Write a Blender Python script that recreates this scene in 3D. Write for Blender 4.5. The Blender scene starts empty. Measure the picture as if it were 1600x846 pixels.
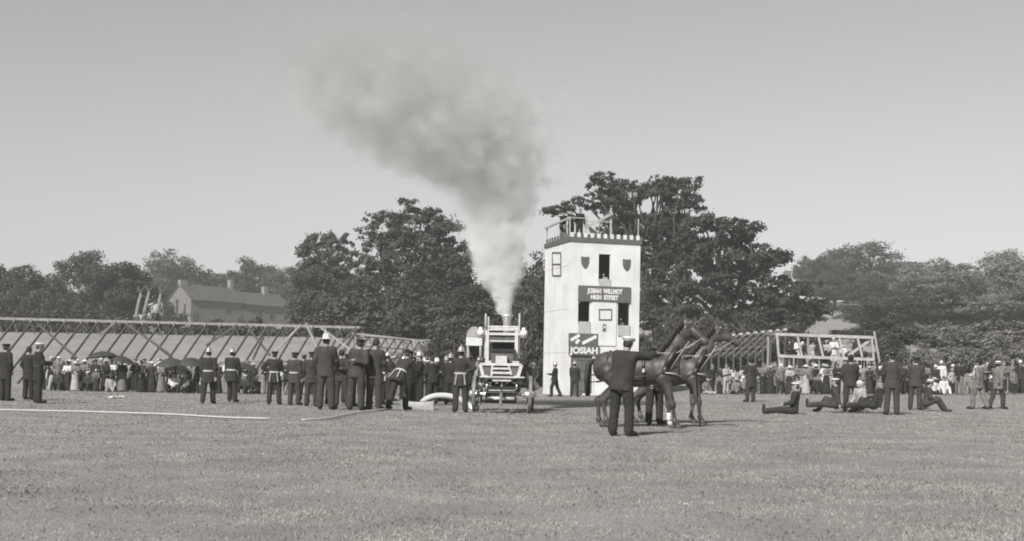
import bpy, math, random
import numpy as np
from mathutils import Vector, Matrix

random.seed(7)
rng = np.random.default_rng(7)
R = math.radians
scene = bpy.context.scene
col = scene.collection

# ------------------------------------------------------------------ camera
F = 1900.0                 # focal length in photograph pixels (1600 wide)
HX, HY = 800.0, 588.0      # where the level view direction meets the picture
ROLL = R(1.0)
CAM = Vector((0.0, 0.0, 1.05))
cam_data = bpy.data.cameras.new('camera')
cam = bpy.data.objects.new('camera', cam_data)
col.objects.link(cam)
cam_data.sensor_width = 36.0
cam_data.lens = 36.0 * F / 1600.0
cam_data.shift_y = (HY - 423.0) / 1600.0
cam_data.clip_start = 0.1
cam_data.clip_end = 5000.0
CM = Matrix.Rotation(R(90), 3, 'X') @ Matrix.Rotation(ROLL, 3, 'Z')
cam.matrix_world = Matrix.Translation(CAM) @ CM.to_4x4()
scene.camera = cam

# ------------------------------------------------------------------ sky, sun, exposure
SUN_AZ, SUN_EL = R(27), R(38)          # behind the camera, to its left
TO_SUN = Vector((-math.sin(SUN_AZ) * math.cos(SUN_EL), -math.cos(SUN_AZ) * math.cos(SUN_EL), math.sin(SUN_EL)))
world = bpy.data.worlds.new('World')
scene.world = world
world.use_nodes = True
wn, wl = world.node_tree.nodes, world.node_tree.links
wn.clear()
sky = wn.new('ShaderNodeTexSky')
sky.sky_type = 'NISHITA'
sky.sun_disc = False
sky.sun_elevation = SUN_EL
sky.sun_rotation = R(180) + SUN_AZ
sky.air_density = 1.0
sky.dust_density = 0.5
sky.ozone_density = 1.0
sep = wn.new('ShaderNodeSeparateColor')          # the plate is monochrome and sees mostly blue and green
bw = wn.new('ShaderNodeMix'); bw.data_type = 'FLOAT'; bw.inputs['Factor'].default_value = 1.0
tint = wn.new('ShaderNodeMix'); tint.data_type = 'RGBA'; tint.blend_type = 'MULTIPLY'
tint.inputs['Factor'].default_value = 1.0
tint.inputs['B'].default_value = (0.985, 1.0, 1.0, 1)
bg = wn.new('ShaderNodeBackground'); bg.inputs['Strength'].default_value = 0.058
wo = wn.new('ShaderNodeOutputWorld')
wl.new(sky.outputs[0], sep.inputs[0]); wl.new(sep.outputs[1], bw.inputs[2]); wl.new(sep.outputs[2], bw.inputs[3]); wl.new(bw.outputs[0], tint.inputs['A'])
wl.new(tint.outputs['Result'], bg.inputs['Color']); wl.new(bg.outputs[0], wo.inputs['Surface'])
sun_d = bpy.data.lights.new('sun', 'SUN')
sun_d.energy = 4.7; sun_d.angle = R(0.53); sun_d.color = (1.0, 0.985, 0.96)
sun = bpy.data.objects.new('sun', sun_d); col.objects.link(sun)
sun.rotation_euler = (-TO_SUN).to_track_quat('-Z', 'Y').to_euler()
scene.view_settings.view_transform = 'Standard'
scene.view_settings.look = 'None'
scene.view_settings.exposure = 0.55
scene.view_settings.gamma = 1.0
scene.view_settings.use_curve_mapping = False
scene.render.engine = 'CYCLES'
scene.cycles.use_denoising = True
scene.cycles.filter_width = 1.9
scene.cycles.max_bounces = 6
scene.cycles.volume_bounces = 2
scene.cycles.volume_step_rate = 1.0
scene.cycles.volume_max_steps = 512

# ------------------------------------------------------------------ layout helpers
def ray(px, py):
    return CM @ Vector(((px - HX) / F, (HY - py) / F, -1.0))
def P(px, py, Y):
    d = ray(px, py)
    return CAM + d * (Y / d.y)
def sm(a, b, t):
    t = min(1.0, max(0.0, (t - a) / (b - a)))
    return t * t * (3 - 2 * t)
def T(x, y):
    """height of the ground"""
    z = 0.01 * max(x, 0.0) * (1 + 1.2 * sm(35, 60, y)) if x < 60 else 0.6 * (1 + 1.2 * sm(35, 60, y))
    z += 0.13 * math.exp(-((x + 4.6) ** 2 + (y - 31) ** 2) / 12.0)
    z -= 0.10 * sm(-4, -8, x) * sm(48, 60, y)
    z += 0.006 * math.sin(x * 0.45 + y * 0.9) * math.sin(y * 1.7 + x * 0.3) * sm(70, 30, y)
    z += 0.008 * math.sin(x * 0.7 + y * 0.31) * math.sin(y * 0.43 - x * 0.2)
    wl_ = max(sm(9, -5, x), sm(15, 27, x))
    z += sm(69, 95, y) * (3.9 * wl_ + 1.3 * (1 - wl_))
    z += 9.0 * sm(95, 300, y)
    z += 4.5 * sm(115, 250, y) * sm(22, 62, x)
    return z
def ground_pt(px, py):
    d = ray(px, py); lo = None
    y = 5.0
    while y < 400:
        p = CAM + d * (y / d.y)
        if p.z <= T(p.x, p.y): break
        y += 0.25
    return Vector((p.x, p.y, T(p.x, p.y)))
def on_ground(px, Y):
    x = (px - HX) / F * Y
    for _ in range(3):
        z = T(x, Y)
        x = (px - HX) / F * Y * 1.0 + math.tan(ROLL) * -(CAM.z - z) * 1.0
        x = (px - HX) / F * Y + math.tan(ROLL) * (CAM.z - z) * -1.0
    return Vector((x, Y, T(x, Y)))

# ------------------------------------------------------------------ materials (greys: the plate is monochrome)
MATS = {}
def grey(v, warm=0.06):
    return (v * (1 + warm * 0.6), v, v * (1 - warm), 1.0)
def mat(name, v, rough=0.8, var=0.25, scale=6.0, bump=0.0, metal=0.0, warm=0.06, bscale=None, trans=0.0, coords='Object', detail=5.0):
    if name in MATS: return MATS[name]
    m = bpy.data.materials.new(name); m.use_nodes = True
    n, l = m.node_tree.nodes, m.node_tree.links
    b = n['Principled BSDF']
    b.inputs['Roughness'].default_value = rough
    b.inputs['Metallic'].default_value = metal
    b.inputs['Specular IOR Level'].default_value = 0.35
    tc = n.new('ShaderNodeTexCoord')
    nz = n.new('ShaderNodeTexNoise'); nz.inputs['Scale'].default_value = scale; nz.inputs['Detail'].default_value = detail
    l.new(tc.outputs[coords], nz.inputs['Vector'])
    rp = n.new('ShaderNodeValToRGB')
    rp.color_ramp.elements[0].position = 0.32; rp.color_ramp.elements[1].position = 0.68
    rp.color_ramp.elements[0].color = grey(v * (1 - var), warm); rp.color_ramp.elements[1].color = grey(v * (1 + var), warm)
    l.new(nz.outputs['Fac'], rp.inputs['Fac']); l.new(rp.outputs['Color'], b.inputs['Base Color'])
    if bump > 0:
        nb = n.new('ShaderNodeTexNoise'); nb.inputs['Scale'].default_value = bscale or scale * 4; nb.inputs['Detail'].default_value = 4
        l.new(tc.outputs[coords], nb.inputs['Vector'])
        bp = n.new('ShaderNodeBump'); bp.inputs['Strength'].default_value = bump; bp.inputs['Distance'].default_value = 0.02
        l.new(nb.outputs['Fac'], bp.inputs['Height']); l.new(bp.outputs['Normal'], b.inputs['Normal'])
    if trans > 0:
        tr = n.new('ShaderNodeBsdfTranslucent'); l.new(rp.outputs['Color'], tr.inputs['Color'])
        mx = n.new('ShaderNodeMixShader'); mx.inputs[0].default_value = trans
        l.new(b.outputs[0], mx.inputs[1]); l.new(tr.outputs[0], mx.inputs[2])
        l.new(mx.outputs[0], n['Material Output'].inputs['Surface'])
    MATS[name] = m
    return m

for i, v in enumerate((0.015, 0.020, 0.026, 0.034)):
    mat('dark_serge_%d' % i, v, 0.9, 0.28, 7.0, 0.9, warm=0.14, bscale=11)
mat('black_cloth', 0.011, 0.9, 0.3, 8.0, 0.8, warm=0.1, bscale=11)
mat('mid_cloth', 0.12, 0.9, 0.25, 8.0, 0.7, warm=0.08, bscale=11)
mat('light_cloth', 0.27, 0.9, 0.2, 8.0, 0.6, warm=0.04, bscale=11)
mat('white_cloth', 0.46, 0.9, 0.15, 8.0, 0.6, warm=0.02, bscale=11)
mat('skin', 0.23, 0.6, 0.12, 20.0, 0.1, warm=0.1)
mat('hair', 0.02, 0.7, 0.3, 30.0, 0.3, warm=0.1)
mat('boot_leather', 0.016, 0.45, 0.25, 14.0, 0.1, warm=0.1)
mat('brass', 0.5, 0.32, 0.2, 20.0, 0.1, metal=0.7, warm=0.05)
mat('white_cap', 0.5, 0.6, 0.08, 14.0, 0.05, warm=0.02)
mat('straw', 0.48, 0.8, 0.15, 40.0, 0.2, warm=0.05)
mat('belt_white', 0.33, 0.6, 0.15, 20.0, 0.1, warm=0.03)
mat('horse_coat', 0.042, 0.5, 0.5, 4.0, 0.35, warm=0.14, bscale=9)
mat('horse_coat_far', 0.06, 0.5, 0.5, 4.0, 0.35, warm=0.14, bscale=9)
mat('mane', 0.018, 0.6, 0.3, 25.0, 0.4, warm=0.1)
mat('harness', 0.025, 0.4, 0.3, 14.0, 0.1, warm=0.1)
mat('harness_pale', 0.4, 0.5, 0.2, 14.0, 0.1, warm=0.05)
mat('hoof', 0.05, 0.6, 0.3, 14.0, 0.1)
mat('white_sock', 0.5, 0.8, 0.15, 14.0, 0.1)
mat('tower_canvas', 0.54, 0.9, 0.10, 0.9, 0.35, warm=0.01, bscale=2.2)
mat('sign_board', 0.085, 0.75, 0.12, 4.0, 0.1, warm=0.05)
mat('sign_letter', 0.56, 0.8, 0.08, 9.0, warm=0.01)
mat('painted_line', 0.06, 0.8, 0.2, 6.0)
mat('pale_panel', 0.34, 0.85, 0.12, 4.0, 0.1, warm=0.02)
mat('dark_inside', 0.03, 0.9, 0.2, 3.0)  # shade of unlit rooms put into the colour
mat('door_board', 0.10, 0.85, 0.18, 5.0, 0.15, warm=0.05)
mat('timber', 0.22, 0.85, 0.22, 5.0, 0.2, warm=0.06)
mat('timber_new', 0.31, 0.85, 0.18, 5.0, 0.2, warm=0.05)
mat('timber_dark', 0.06, 0.85, 0.3, 5.0, 0.2, warm=0.08)
mat('stone_wall', 0.125, 0.9, 0.2, 1.6, 0.5, warm=0.05, bscale=5)
mat('stone_shade', 0.12, 0.9, 0.25, 1.6, 0.5, warm=0.05, bscale=5)
mat('slate', 0.065, 0.75, 0.2, 1.2, 0.4, warm=0.03, bscale=6)
mat('bark', 0.05, 0.9, 0.4, 3.0, 0.5, warm=0.08)
mat('bark_pale', 0.17, 0.9, 0.2, 3.0, 0.4, warm=0.04)
mat('leaf_dark', 0.040, 0.65, 0.40, 0.35, 0, warm=0.10, trans=0.18)
mat('leaf_mid', 0.056, 0.65, 0.40, 0.35, 0, warm=0.09, trans=0.2)
mat('leaf_veiled', 0.14, 0.65, 0.35, 0.35, 0, warm=0.07, trans=0.2)  # hillside leaves lightened: the veil of flare and haze is put into their colour
mat('engine_dark', 0.02, 0.4, 0.4, 8.0, 0.1, warm=0.08)
mat('engine_mid', 0.085, 0.4, 0.25, 8.0, 0.1, warm=0.06)
mat('engine_pale', 0.45, 0.4, 0.15, 8.0, 0.05, warm=0.03)
mat('engine_steel', 0.55, 0.35, 0.2, 8.0, 0.05, metal=0.6, warm=0.03)
mat('wheel_paint', 0.15, 0.5, 0.25, 6.0, 0.1, warm=0.05)
mat('iron', 0.12, 0.5, 0.25, 6.0, 0.1, warm=0.05)
mat('hose_canvas', 0.42, 0.8, 0.12, 14.0, 0.2, warm=0.02)
mat('tank_canvas', 0.30, 0.85, 0.15, 5.0, 0.3, warm=0.03)
mat('tent_canvas', 0.5, 0.85, 0.08, 4.0, 0.15, warm=0.01)
mat('umbrella_cloth', 0.035, 0.7, 0.25, 5.0, 0.1, warm=0.08)
mat('parasol_cloth', 0.5, 0.8, 0.12, 5.0, 0.1, warm=0.02)
mat('paper', 0.6, 0.8, 0.1, 9.0)
M = MATS

# ------------------------------------------------------------------ mesh helpers
def frame_from(d, up=Vector((0, 0, 1))):
    d = Vector(d).normalized()
    x = d.cross(up)
    if x.length < 1e-4: x = d.cross(Vector((0, 1, 0)))
    x.normalize(); y = x.cross(d).normalized()
    return x, y, d
class MB:
    def __init__(self): self.v, self.f = [], []
    def add(self, vs, fs):
        o = len(self.v)
        self.v += [tuple(p) for p in vs]; self.f += [tuple(i + o for i in q) for q in fs]
        return self
    def box(self, c, s, rot=None):
        c = Vector(c); hx, hy, hz = s[0] / 2, s[1] / 2, s[2] / 2
        vs = [Vector((a * hx, b * hy, d * hz)) for d in (-1, 1) for b in (-1, 1) for a in (-1, 1)]
        if rot is not None: vs = [rot @ p for p in vs]
        return self.add([p + c for p in vs], [(0, 2, 3, 1), (4, 5, 7, 6), (0, 1, 5, 4), (2, 6, 7, 3), (0, 4, 6, 2), (1, 3, 7, 5)])
    def bar(self, a, b, w, h=None, up=Vector((0, 0, 1))):
        a, b = Vector(a), Vector(b); h = h or w
        x, y, d = frame_from(b - a, up)
        vs = [p + x * sx * w / 2 + y * sy * h / 2 for p in (a, b) for sx, sy in ((-1, -1), (1, -1), (1, 1), (-1, 1))]
        return self.add(vs, [(3, 2, 1, 0), (4, 5, 6, 7), (0, 1, 5, 4), (1, 2, 6, 5), (2, 3, 7, 6), (3, 0, 4, 7)])
    def tube(self, pts, rad, n=8, flat=1.0):
        pts = [Vector(p) for p in pts]
        if not isinstance(rad, (list, tuple)): rad = [rad] * len(pts)
        vs, fs = [], []
        x = None
        for i, p in enumerate(pts):
            d = (pts[min(i + 1, len(pts) - 1)] - pts[max(i - 1, 0)]).normalized()
            if x is None: x, y, _ = frame_from(d)
            else:
                x = (x - d * x.dot(d)).normalized(); y = x.cross(d).normalized()
            for k in range(n):
                a = 2 * math.pi * k / n
                vs.append(p + (x * math.cos(a) + y * math.sin(a) * flat) * rad[i])
        m = len(pts)
        for i in range(m - 1):
            for k in range(n):
                k2 = (k + 1) % n
                fs.append((i * n + k, i * n + k2, (i + 1) * n + k2, (i + 1) * n + k))
        fs.append(tuple(range(n - 1, -1, -1))); fs.append(tuple((m - 1) * n + k for k in range(n)))
        return self.add(vs, fs)
    def loft(self, rings, n=16, M3=None, o=Vector((0, 0, 0)), cap=True):
        """rings of (centre, rx, ry) stacked along local z"""
        vs, fs = [], []
        for c, rx, ry in rings:
            for k in range(n):
                a = 2 * math.pi * k / n
                p = Vector((c[0] + rx * math.cos(a), c[1] + ry * math.sin(a), c[2]))
                vs.append((M3 @ p if M3 is not None else p) + o)
        for i in range(len(rings) - 1):
            for k in range(n):
                k2 = (k + 1) % n
                fs.append((i * n + k, i * n + k2, (i + 1) * n + k2, (i + 1) * n + k))
        if cap:
            fs.append(tuple(range(n - 1, -1, -1))); fs.append(tuple((len(rings) - 1) * n + k for k in range(n)))
        return self.add(vs, fs)
    def mesh(self, name, m=None, smooth=False):
        me = bpy.data.meshes.new(name)
        me.from_pydata(self.v, [], self.f)
        if smooth: me.polygons.foreach_set('use_smooth', [True] * len(me.polygons))
        if m is not None: me.materials.append(m if not isinstance(m, str) else M[m])
        me.update()
        return me
    def build(self, name, m, parent=None, smooth=False):
        return obj(name, self.mesh(name, m, smooth), parent)
def obj(name, me, parent=None):
    o = bpy.data.objects.new(name, me); col.objects.link(o)
    if parent is not None: o.parent = parent
    return o
def tag(o, label=None, cat=None, group=None, kind=None):
    if label: o['label'] = label
    if cat: o['category'] = cat
    if group: o['group'] = group
    if kind: o['kind'] = kind
    return o
def empty(name, loc, rz=0.0):
    o = bpy.data.objects.new(name, None); col.objects.link(o)
    o.location = loc; o.rotation_euler = (0, 0, rz); o.empty_display_size = 0.2
    return o
def array_mesh(name, verts, faces, m, smooth=False):
    me = bpy.data.meshes.new(name)
    nv, nf, k = len(verts), len(faces), faces.shape[1]
    me.vertices.add(nv); me.vertices.foreach_set('co', np.asarray(verts, np.float32).ravel())
    me.loops.add(nf * k); me.loops.foreach_set('vertex_index', faces.astype(np.int32).ravel())
    me.polygons.add(nf); me.polygons.foreach_set('loop_start', np.arange(0, nf * k, k, dtype=np.int32))
    me.polygons.foreach_set('use_smooth', np.full(nf, smooth))
    if m is not None: me.materials.append(m)
    me.update(calc_edges=True); me.validate()
    return me

# ------------------------------------------------------------------ smooth bodies: blended round cones -> one closed surface
def rc(a, b, ra, rb, o=None, M3=None, s=None): return ('rc', Vector(a), Vector(b), ra, rb, o, M3, s)
def el(c, r, M3=None): return ('el', Vector(c), Vector(r), M3)
def cut(p, n): return ('cut', Vector(p), Vector(n).normalized())
def nets(prims, h, k):
    lo, hi = np.full(3, 1e9), np.full(3, -1e9); boxes = []
    for q in prims:
        if q[0] == 'rc':
            _, a, b, ra, rb, o, M3, s = q
            wa, wb = (a, b) if M3 is None else (M3 @ a + o, M3 @ b + o)
            r = max(ra, rb) * (max(s) if s else 1.0)
            l_, h_ = np.minimum(wa, wb) - r, np.maximum(wa, wb) + r
        elif q[0] == 'el':
            r = max(q[2]); l_, h_ = np.array(q[1]) - r, np.array(q[1]) + r
        else:
            boxes.append(None); continue
        boxes.append((l_ - 2.5 * k - h, h_ + 2.5 * k + h)); lo = np.minimum(lo, l_); hi = np.maximum(hi, h_)
    lo = lo - 3 * h; hi = hi + 3 * h
    n = np.ceil((hi - lo) / h).astype(int) + 1
    f = np.full(n, 1.0, np.float32)
    ax = [lo[i] + h * np.arange(n[i]) for i in range(3)]
    for q, bx in zip(prims, boxes):
        if bx is None:
            X = [ax[0][:, None, None], ax[1][None, :, None], ax[2][None, None, :]]
            f = np.maximum(f, sum((X[i] - q[1][i]) * q[2][i] for i in range(3))).astype(np.float32); continue
        i0 = np.maximum(0, np.floor((bx[0] - lo) / h).astype(int)); i1 = np.minimum(n, np.ceil((bx[1] - lo) / h).astype(int) + 1)
        sl = tuple(slice(i0[i], i1[i]) for i in range(3))
        g = np.stack(np.meshgrid(*[ax[i][sl[i]] for i in range(3)], indexing='ij'), -1)
        if q[0] == 'rc':
            _, a, b, ra, rb, o, M3, s = q
            a = np.array(a); b = np.array(b)
            if M3 is not None: g = (g - np.array(o)) @ np.array(M3)
            sc_ = 1.0
            if s: g = g / np.array(s); a = a / np.array(s); b = b / np.array(s); sc_ = min(s)
            ba = b - a; L = max(ba @ ba, 1e-9)
            t = np.clip(((g - a) @ ba) / L, 0, 1)
            d = (np.linalg.norm(g - a - t[..., None] * ba, axis=-1) - (ra + (rb - ra) * t)) * sc_
        else:
            g = g - np.array(q[1])
            if q[3] is not None: g = g @ np.array(q[3])
            d = (np.linalg.norm(g / np.array(q[2]), axis=-1) - 1) * min(q[2])
        c = f[sl]
        hh = np.clip(0.5 + 0.5 * (c - d) / k, 0, 1)
        f[sl] = c * (1 - hh) + d * hh - k * hh * (1 - hh)
    cs = tuple(int(x) - 1 for x in n)
    pos = np.zeros(cs + (3,), np.float32); cnt = np.zeros(cs, np.float32)
    def S(o): return f[o[0]:o[0] + cs[0], o[1]:o[1] + cs[1], o[2]:o[2] + cs[2]]
    cor = [(x, y, z) for x in (0, 1) for y in (0, 1) for z in (0, 1)]
    for a in cor:
        for i in range(3):
            if a[i] == 0:
                b = tuple(a[j] + (1 if j == i else 0) for j in range(3))
                fa, fb = S(a), S(b); m = (fa < 0) != (fb < 0)
                t = np.where(m, fa / np.where(m, fa - fb, 1), 0)
                for j in range(3): pos[..., j] += m * (a[j] + (t if j == i else 0))
                cnt += m
    act = cnt > 0
    idx = np.full(cs, -1, np.int64); idx[act] = np.arange(act.sum())
    verts = lo + h * (np.argwhere(act) + pos[act] / cnt[act][:, None])
    faces = []
    for i in range(3):
        j, k_ = (i + 1) % 3, (i + 2) % 3
        a = np.moveaxis(f, (i, j, k_), (0, 1, 2)); ii = np.moveaxis(idx, (i, j, k_), (0, 1, 2))
        fa, fb = a[:-1, 1:-1, 1:-1], a[1:, 1:-1, 1:-1]
        m = (fa < 0) != (fb < 0)
        q = np.stack([ii[:, :-1, :-1][m], ii[:, 1:, :-1][m], ii[:, 1:, 1:][m], ii[:, :-1, 1:][m]], -1)
        fl = (fa < 0)[m]
        q[~fl] = q[~fl][:, ::-1]
        faces.append(q)
    return verts, np.concatenate(faces)
def nets_mesh(name, prims, h, k, m, extra=None):
    v, f = nets(prims, h, k)
    me = array_mesh(name, v, f, m, True)
    if extra is not None and extra.v:
        b = MB(); b.v = [tuple(x) for x in v.tolist()]; b.f = [tuple(q) for q in f.tolist()]
        b.add(extra.v, extra.f)
        bpy.data.meshes.remove(me)
        me = b.mesh(name, m, True)
    return me

# ================================================================== THE SETTING
def build_ground():
    def axis(pts):
        out = []
        for (a, b, s) in pts: out += list(np.arange(a, b, s))
        return np.array(out + [pts[-1][1]])
    xs = axis([(-900, -160, 40), (-160, -60, 5), (-60, 60, 1.0), (60, 160, 5), (160, 900, 40)])
    ys = axis([(-60, 4, 8), (4, 40, 0.75), (40, 110, 1.2), (110, 320, 6), (320, 900, 40)])
    v = np.array([(x, y, T(x, y)) for y in ys for x in xs])
    nx, ny = len(xs), len(ys)
    i = np.arange(nx * ny).reshape(ny, nx)
    f = np.stack([i[:-1, :-1], i[:-1, 1:], i[1:, 1:], i[1:, :-1]], -1).reshape(-1, 4)
    m = bpy.data.materials.new('pasture'); m.use_nodes = True
    n, l = m.node_tree.nodes, m.node_tree.links
    b = n['Principled BSDF']; b.inputs['Roughness'].default_value = 0.95; b.inputs['Specular IOR Level'].default_value = 0.1
    tc = n.new('ShaderNodeTexCoord')
    def noise(s, d, rough=0.6):
        z = n.new('ShaderNodeTexNoise'); z.inputs['Scale'].default_value = s; z.inputs['Detail'].default_value = d
        z.inputs['Roughness'].default_value = rough
        l.new(tc.outputs['Object'], z.inputs['Vector']); return z
    a1, a2, a3 = noise(0.16, 5), noise(0.9, 7, 0.7), noise(14, 5, 0.75)
    def mul(x, k):
        q = n.new('ShaderNodeMath'); q.operation = 'MULTIPLY'; l.new(x.outputs[0], q.inputs[0]); q.inputs[1].default_value = k; return q
    def addn(x, y):
        q = n.new('ShaderNodeMath'); q.operation = 'ADD'; l.new(x.outputs[0], q.inputs[0]); l.new(y.outputs[0], q.inputs[1]); return q
    sumn = addn(addn(mul(a1, 0.35), mul(a2, 0.4)), mul(a3, 0.25))
    rp = n.new('ShaderNodeValToRGB')
    e = rp.color_ramp.elements
    e[0].position = 0.34; e[0].color = grey(0.14, 0.06); e[1].position = 0.66; e[1].color = grey(0.26, 0.05)
    l.new(sumn.outputs[0], rp.inputs['Fac']); l.new(rp.outputs['Color'], b.inputs['Base Color'])
    bp = n.new('ShaderNodeBump'); bp.inputs['Strength'].default_value = 0.6; bp.inputs['Distance'].default_value = 0.06
    hsum = addn(mul(a2, 0.6), mul(a3, 0.5))
    l.new(hsum.outputs[0], bp.inputs['Height']); l.new(bp.outputs['Normal'], b.inputs['Normal'])
    o = obj('ground', array_mesh('ground', v, f, m, True))
    tag(o, 'dry mown pasture rising to a hillside behind the crowd', kind='structure')
build_ground()

def build_grass():
    # short blades, thinning out with distance; a low patchiness keeps it from looking combed
    n = 330000
    u = rng.random(n)
    Y = 6.0 * (66.0 / 6.0) ** (u ** 0.85)
    X = (rng.random(n) * 2 - 1) * (0.46 * Y + 0.5)
    patch = np.sin(X * 0.9 + np.sin(Y * 0.6) * 2) * np.sin(Y * 0.8 + np.sin(X * 0.5) * 2) + 0.6 * np.sin(X * 2.7 + Y) * np.sin(Y * 3.1 - X)
    keep = rng.random(n) < 0.62 + 0.3 * patch
    X, Y, patch = X[keep], Y[keep], patch[keep]; n = len(X)
    Z = np.array([T(x, y) for x, y in zip(X, Y)])
    hgt = (0.008 + 0.016 * rng.random(n) ** 2) * (1 + 0.35 * np.clip(patch, 0, 2)) * (1 + Y / 60)
    w = (0.003 + 0.003 * rng.random(n)) * (1 + Y / 14)
    a = rng.random(n) * 2 * np.pi; la = rng.random(n) * 2 * np.pi; ll = hgt * (0.3 + 0.9 * rng.random(n))
    b = np.stack([X, Y, Z - 0.003], -1); d = np.stack([np.cos(a) * w, np.sin(a) * w, 0 * w], -1)
    tip = b + np.stack([np.cos(la) * ll, np.sin(la) * ll, hgt], -1)
    v = np.stack([b - d, b + d, tip], 1).reshape(-1, 3)
    f = np.arange(3 * n).reshape(n, 3)
    m = mat('grass_blade', 0.265, 0.85, 0.28, 0.9, 0, warm=0.06, trans=0.25)
    o = obj('grass', array_mesh('grass', v, f, m))
    tag(o, 'short dry grass covering the showground in front of the engine', 'grass', kind='stuff')
build_grass()

# ------------------------------------------------------------------ trees
def leaf_mesh(name, clumps, n, size, m, up=0.25, shell=0.45):
    """leaf-sized diamond faces spread through the clumps' volumes; clumps of (centre, radii)"""
    c = np.array([q[0] for q in clumps], float); r = np.array([q[1] for q in clumps], float)
    ns = 8                                                   # every clump breaks up into smaller sprays
    sd = rng.normal(size=(len(c), ns, 3)); sd /= np.linalg.norm(sd, axis=2)[..., None]
    sc_ = (c[:, None] + sd * r[:, None] * (0.45 + 0.65 * rng.random((len(c), ns, 1)))).reshape(-1, 3)
    sr = (r[:, None] * (0.28 + 0.34 * rng.random((len(c), ns, 1)))).reshape(-1, 3)
    od = np.repeat(sd, 1, axis=1).reshape(-1, 3)
    wgt = (sr[:, 0] * sr[:, 1] + sr[:, 0] * sr[:, 2] + sr[:, 1] * sr[:, 2]) * (0.5 + rng.random(len(sr))); wgt = wgt / wgt.sum()
    k = rng.choice(len(sc_), n, p=wgt)
    d = rng.normal(size=(n, 3)); d /= np.linalg.norm(d, axis=1)[:, None]
    rad = np.abs(rng.normal(size=n)) * 0.38 + shell * 0.8 + 0.15
    p = sc_[k] + d * sr[k] * rad[:, None]
    d = d * 0.7 + od[k] * 0.5
    nn = d * 0.75 + rng.normal(size=(n, 3)) * 0.55 + np.array([0, 0, up]); nn /= np.linalg.norm(nn, axis=1)[:, None]
    t = np.cross(nn, rng.normal(size=(n, 3))); t /= np.linalg.norm(t, axis=1)[:, None]
    b = np.cross(nn, t)
    s = size * (0.6 + 0.9 * rng.random(n))[:, None]
    v = np.stack([p - t * s, p - b * s * 0.55 + nn * s * .12, p + t * s, p + b * s * 0.55 - nn * s * .1], 1).reshape(-1, 3)
    return array_mesh(name, v, np.arange(4 * n).reshape(n, 4), m)
def limb(mb, a, b, r0, r1, sag=0.12, n=4, seg=6):
    a, b = Vector(a), Vector(b); L = (b - a).length
    off = Vector((random.uniform(-1, 1), random.uniform(-1, 1), random.uniform(-.2, 1))) * L * sag
    pts = []
    for i in range(n + 1):
        t = i / n
        pts.append(a.lerp(b, t) + off * math.sin(t * math.pi) + Vector((random.uniform(-1, 1), random.uniform(-1, 1), random.uniform(-1, 1))) * L * 0.025 * (0 < i < n))
    mb.tube(pts, [r0 + (r1 - r0) * (i / n) for i in range(n + 1)], seg)
def tree_wood(name, clumps, base_r, fork, lean=(0, 0), mains=6, m=None):
    mb = MB()
    top = Vector((lean[0], lean[1], fork))
    mb.tube([(0, 0, -0.6), (base_r * .1, 0, 0.15), (lean[0] * .4, lean[1] * .4, fork * .5), top], [base_r * 1.5, base_r * 1.1, base_r * .85, base_r * .75], 9)
    cs = [Vector(q[0]) for q in clumps]
    order = sorted(range(len(cs)), key=lambda i: -(cs[i] - top).length)
    groups = {}
    seeds = []
    for i in order:
        if len(seeds) < mains and all((cs[i] - cs[j]).length > 1.5 for j in seeds): seeds.append(i)
    for i in range(len(cs)):
        g = min(seeds, key=lambda j: ((cs[i] - top).normalized() - (cs[j] - top).normalized()).length)
        groups.setdefault(g, []).append(i)
    for g, mem in groups.items():
        mid = sum((cs[i] for i in mem), Vector()) / len(mem)
        hub = top.lerp(mid, 0.62)
        limb(mb, top - Vector((0, 0, fork * .12)), hub, base_r * .55, base_r * .3, .14, 5)
        for i in mem: limb(mb, hub, cs[i], base_r * .26, base_r * .07, .14, 4, 5)
    return mb.mesh(name, m or M['bark'], True)
def round_clumps(w, h, base, n, flat=0.75, size=0.2, lump=0.2):
    """clump centres through a crown ellipsoid of width w between heights base and h"""
    out = []
    cz, rz = (h + base) / 2, (h - base) / 2
    while len(out) < n:
        d = rng.normal(size=3); d /= np.linalg.norm(d)
        t = (0.35 + 0.65 * rng.random() ** .5) * (1 - size * .6)
        wz = 1.0 - 0.25 * max(0, -d[2])
        p = (d[0] * w / 2 * t * wz, d[1] * w / 2 * t * wz, cz + d[2] * rz * t)
        r = w * size * (0.7 + 0.7 * rng.random())
        out.append((p, (r, r, r * flat)))
    return out

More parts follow.
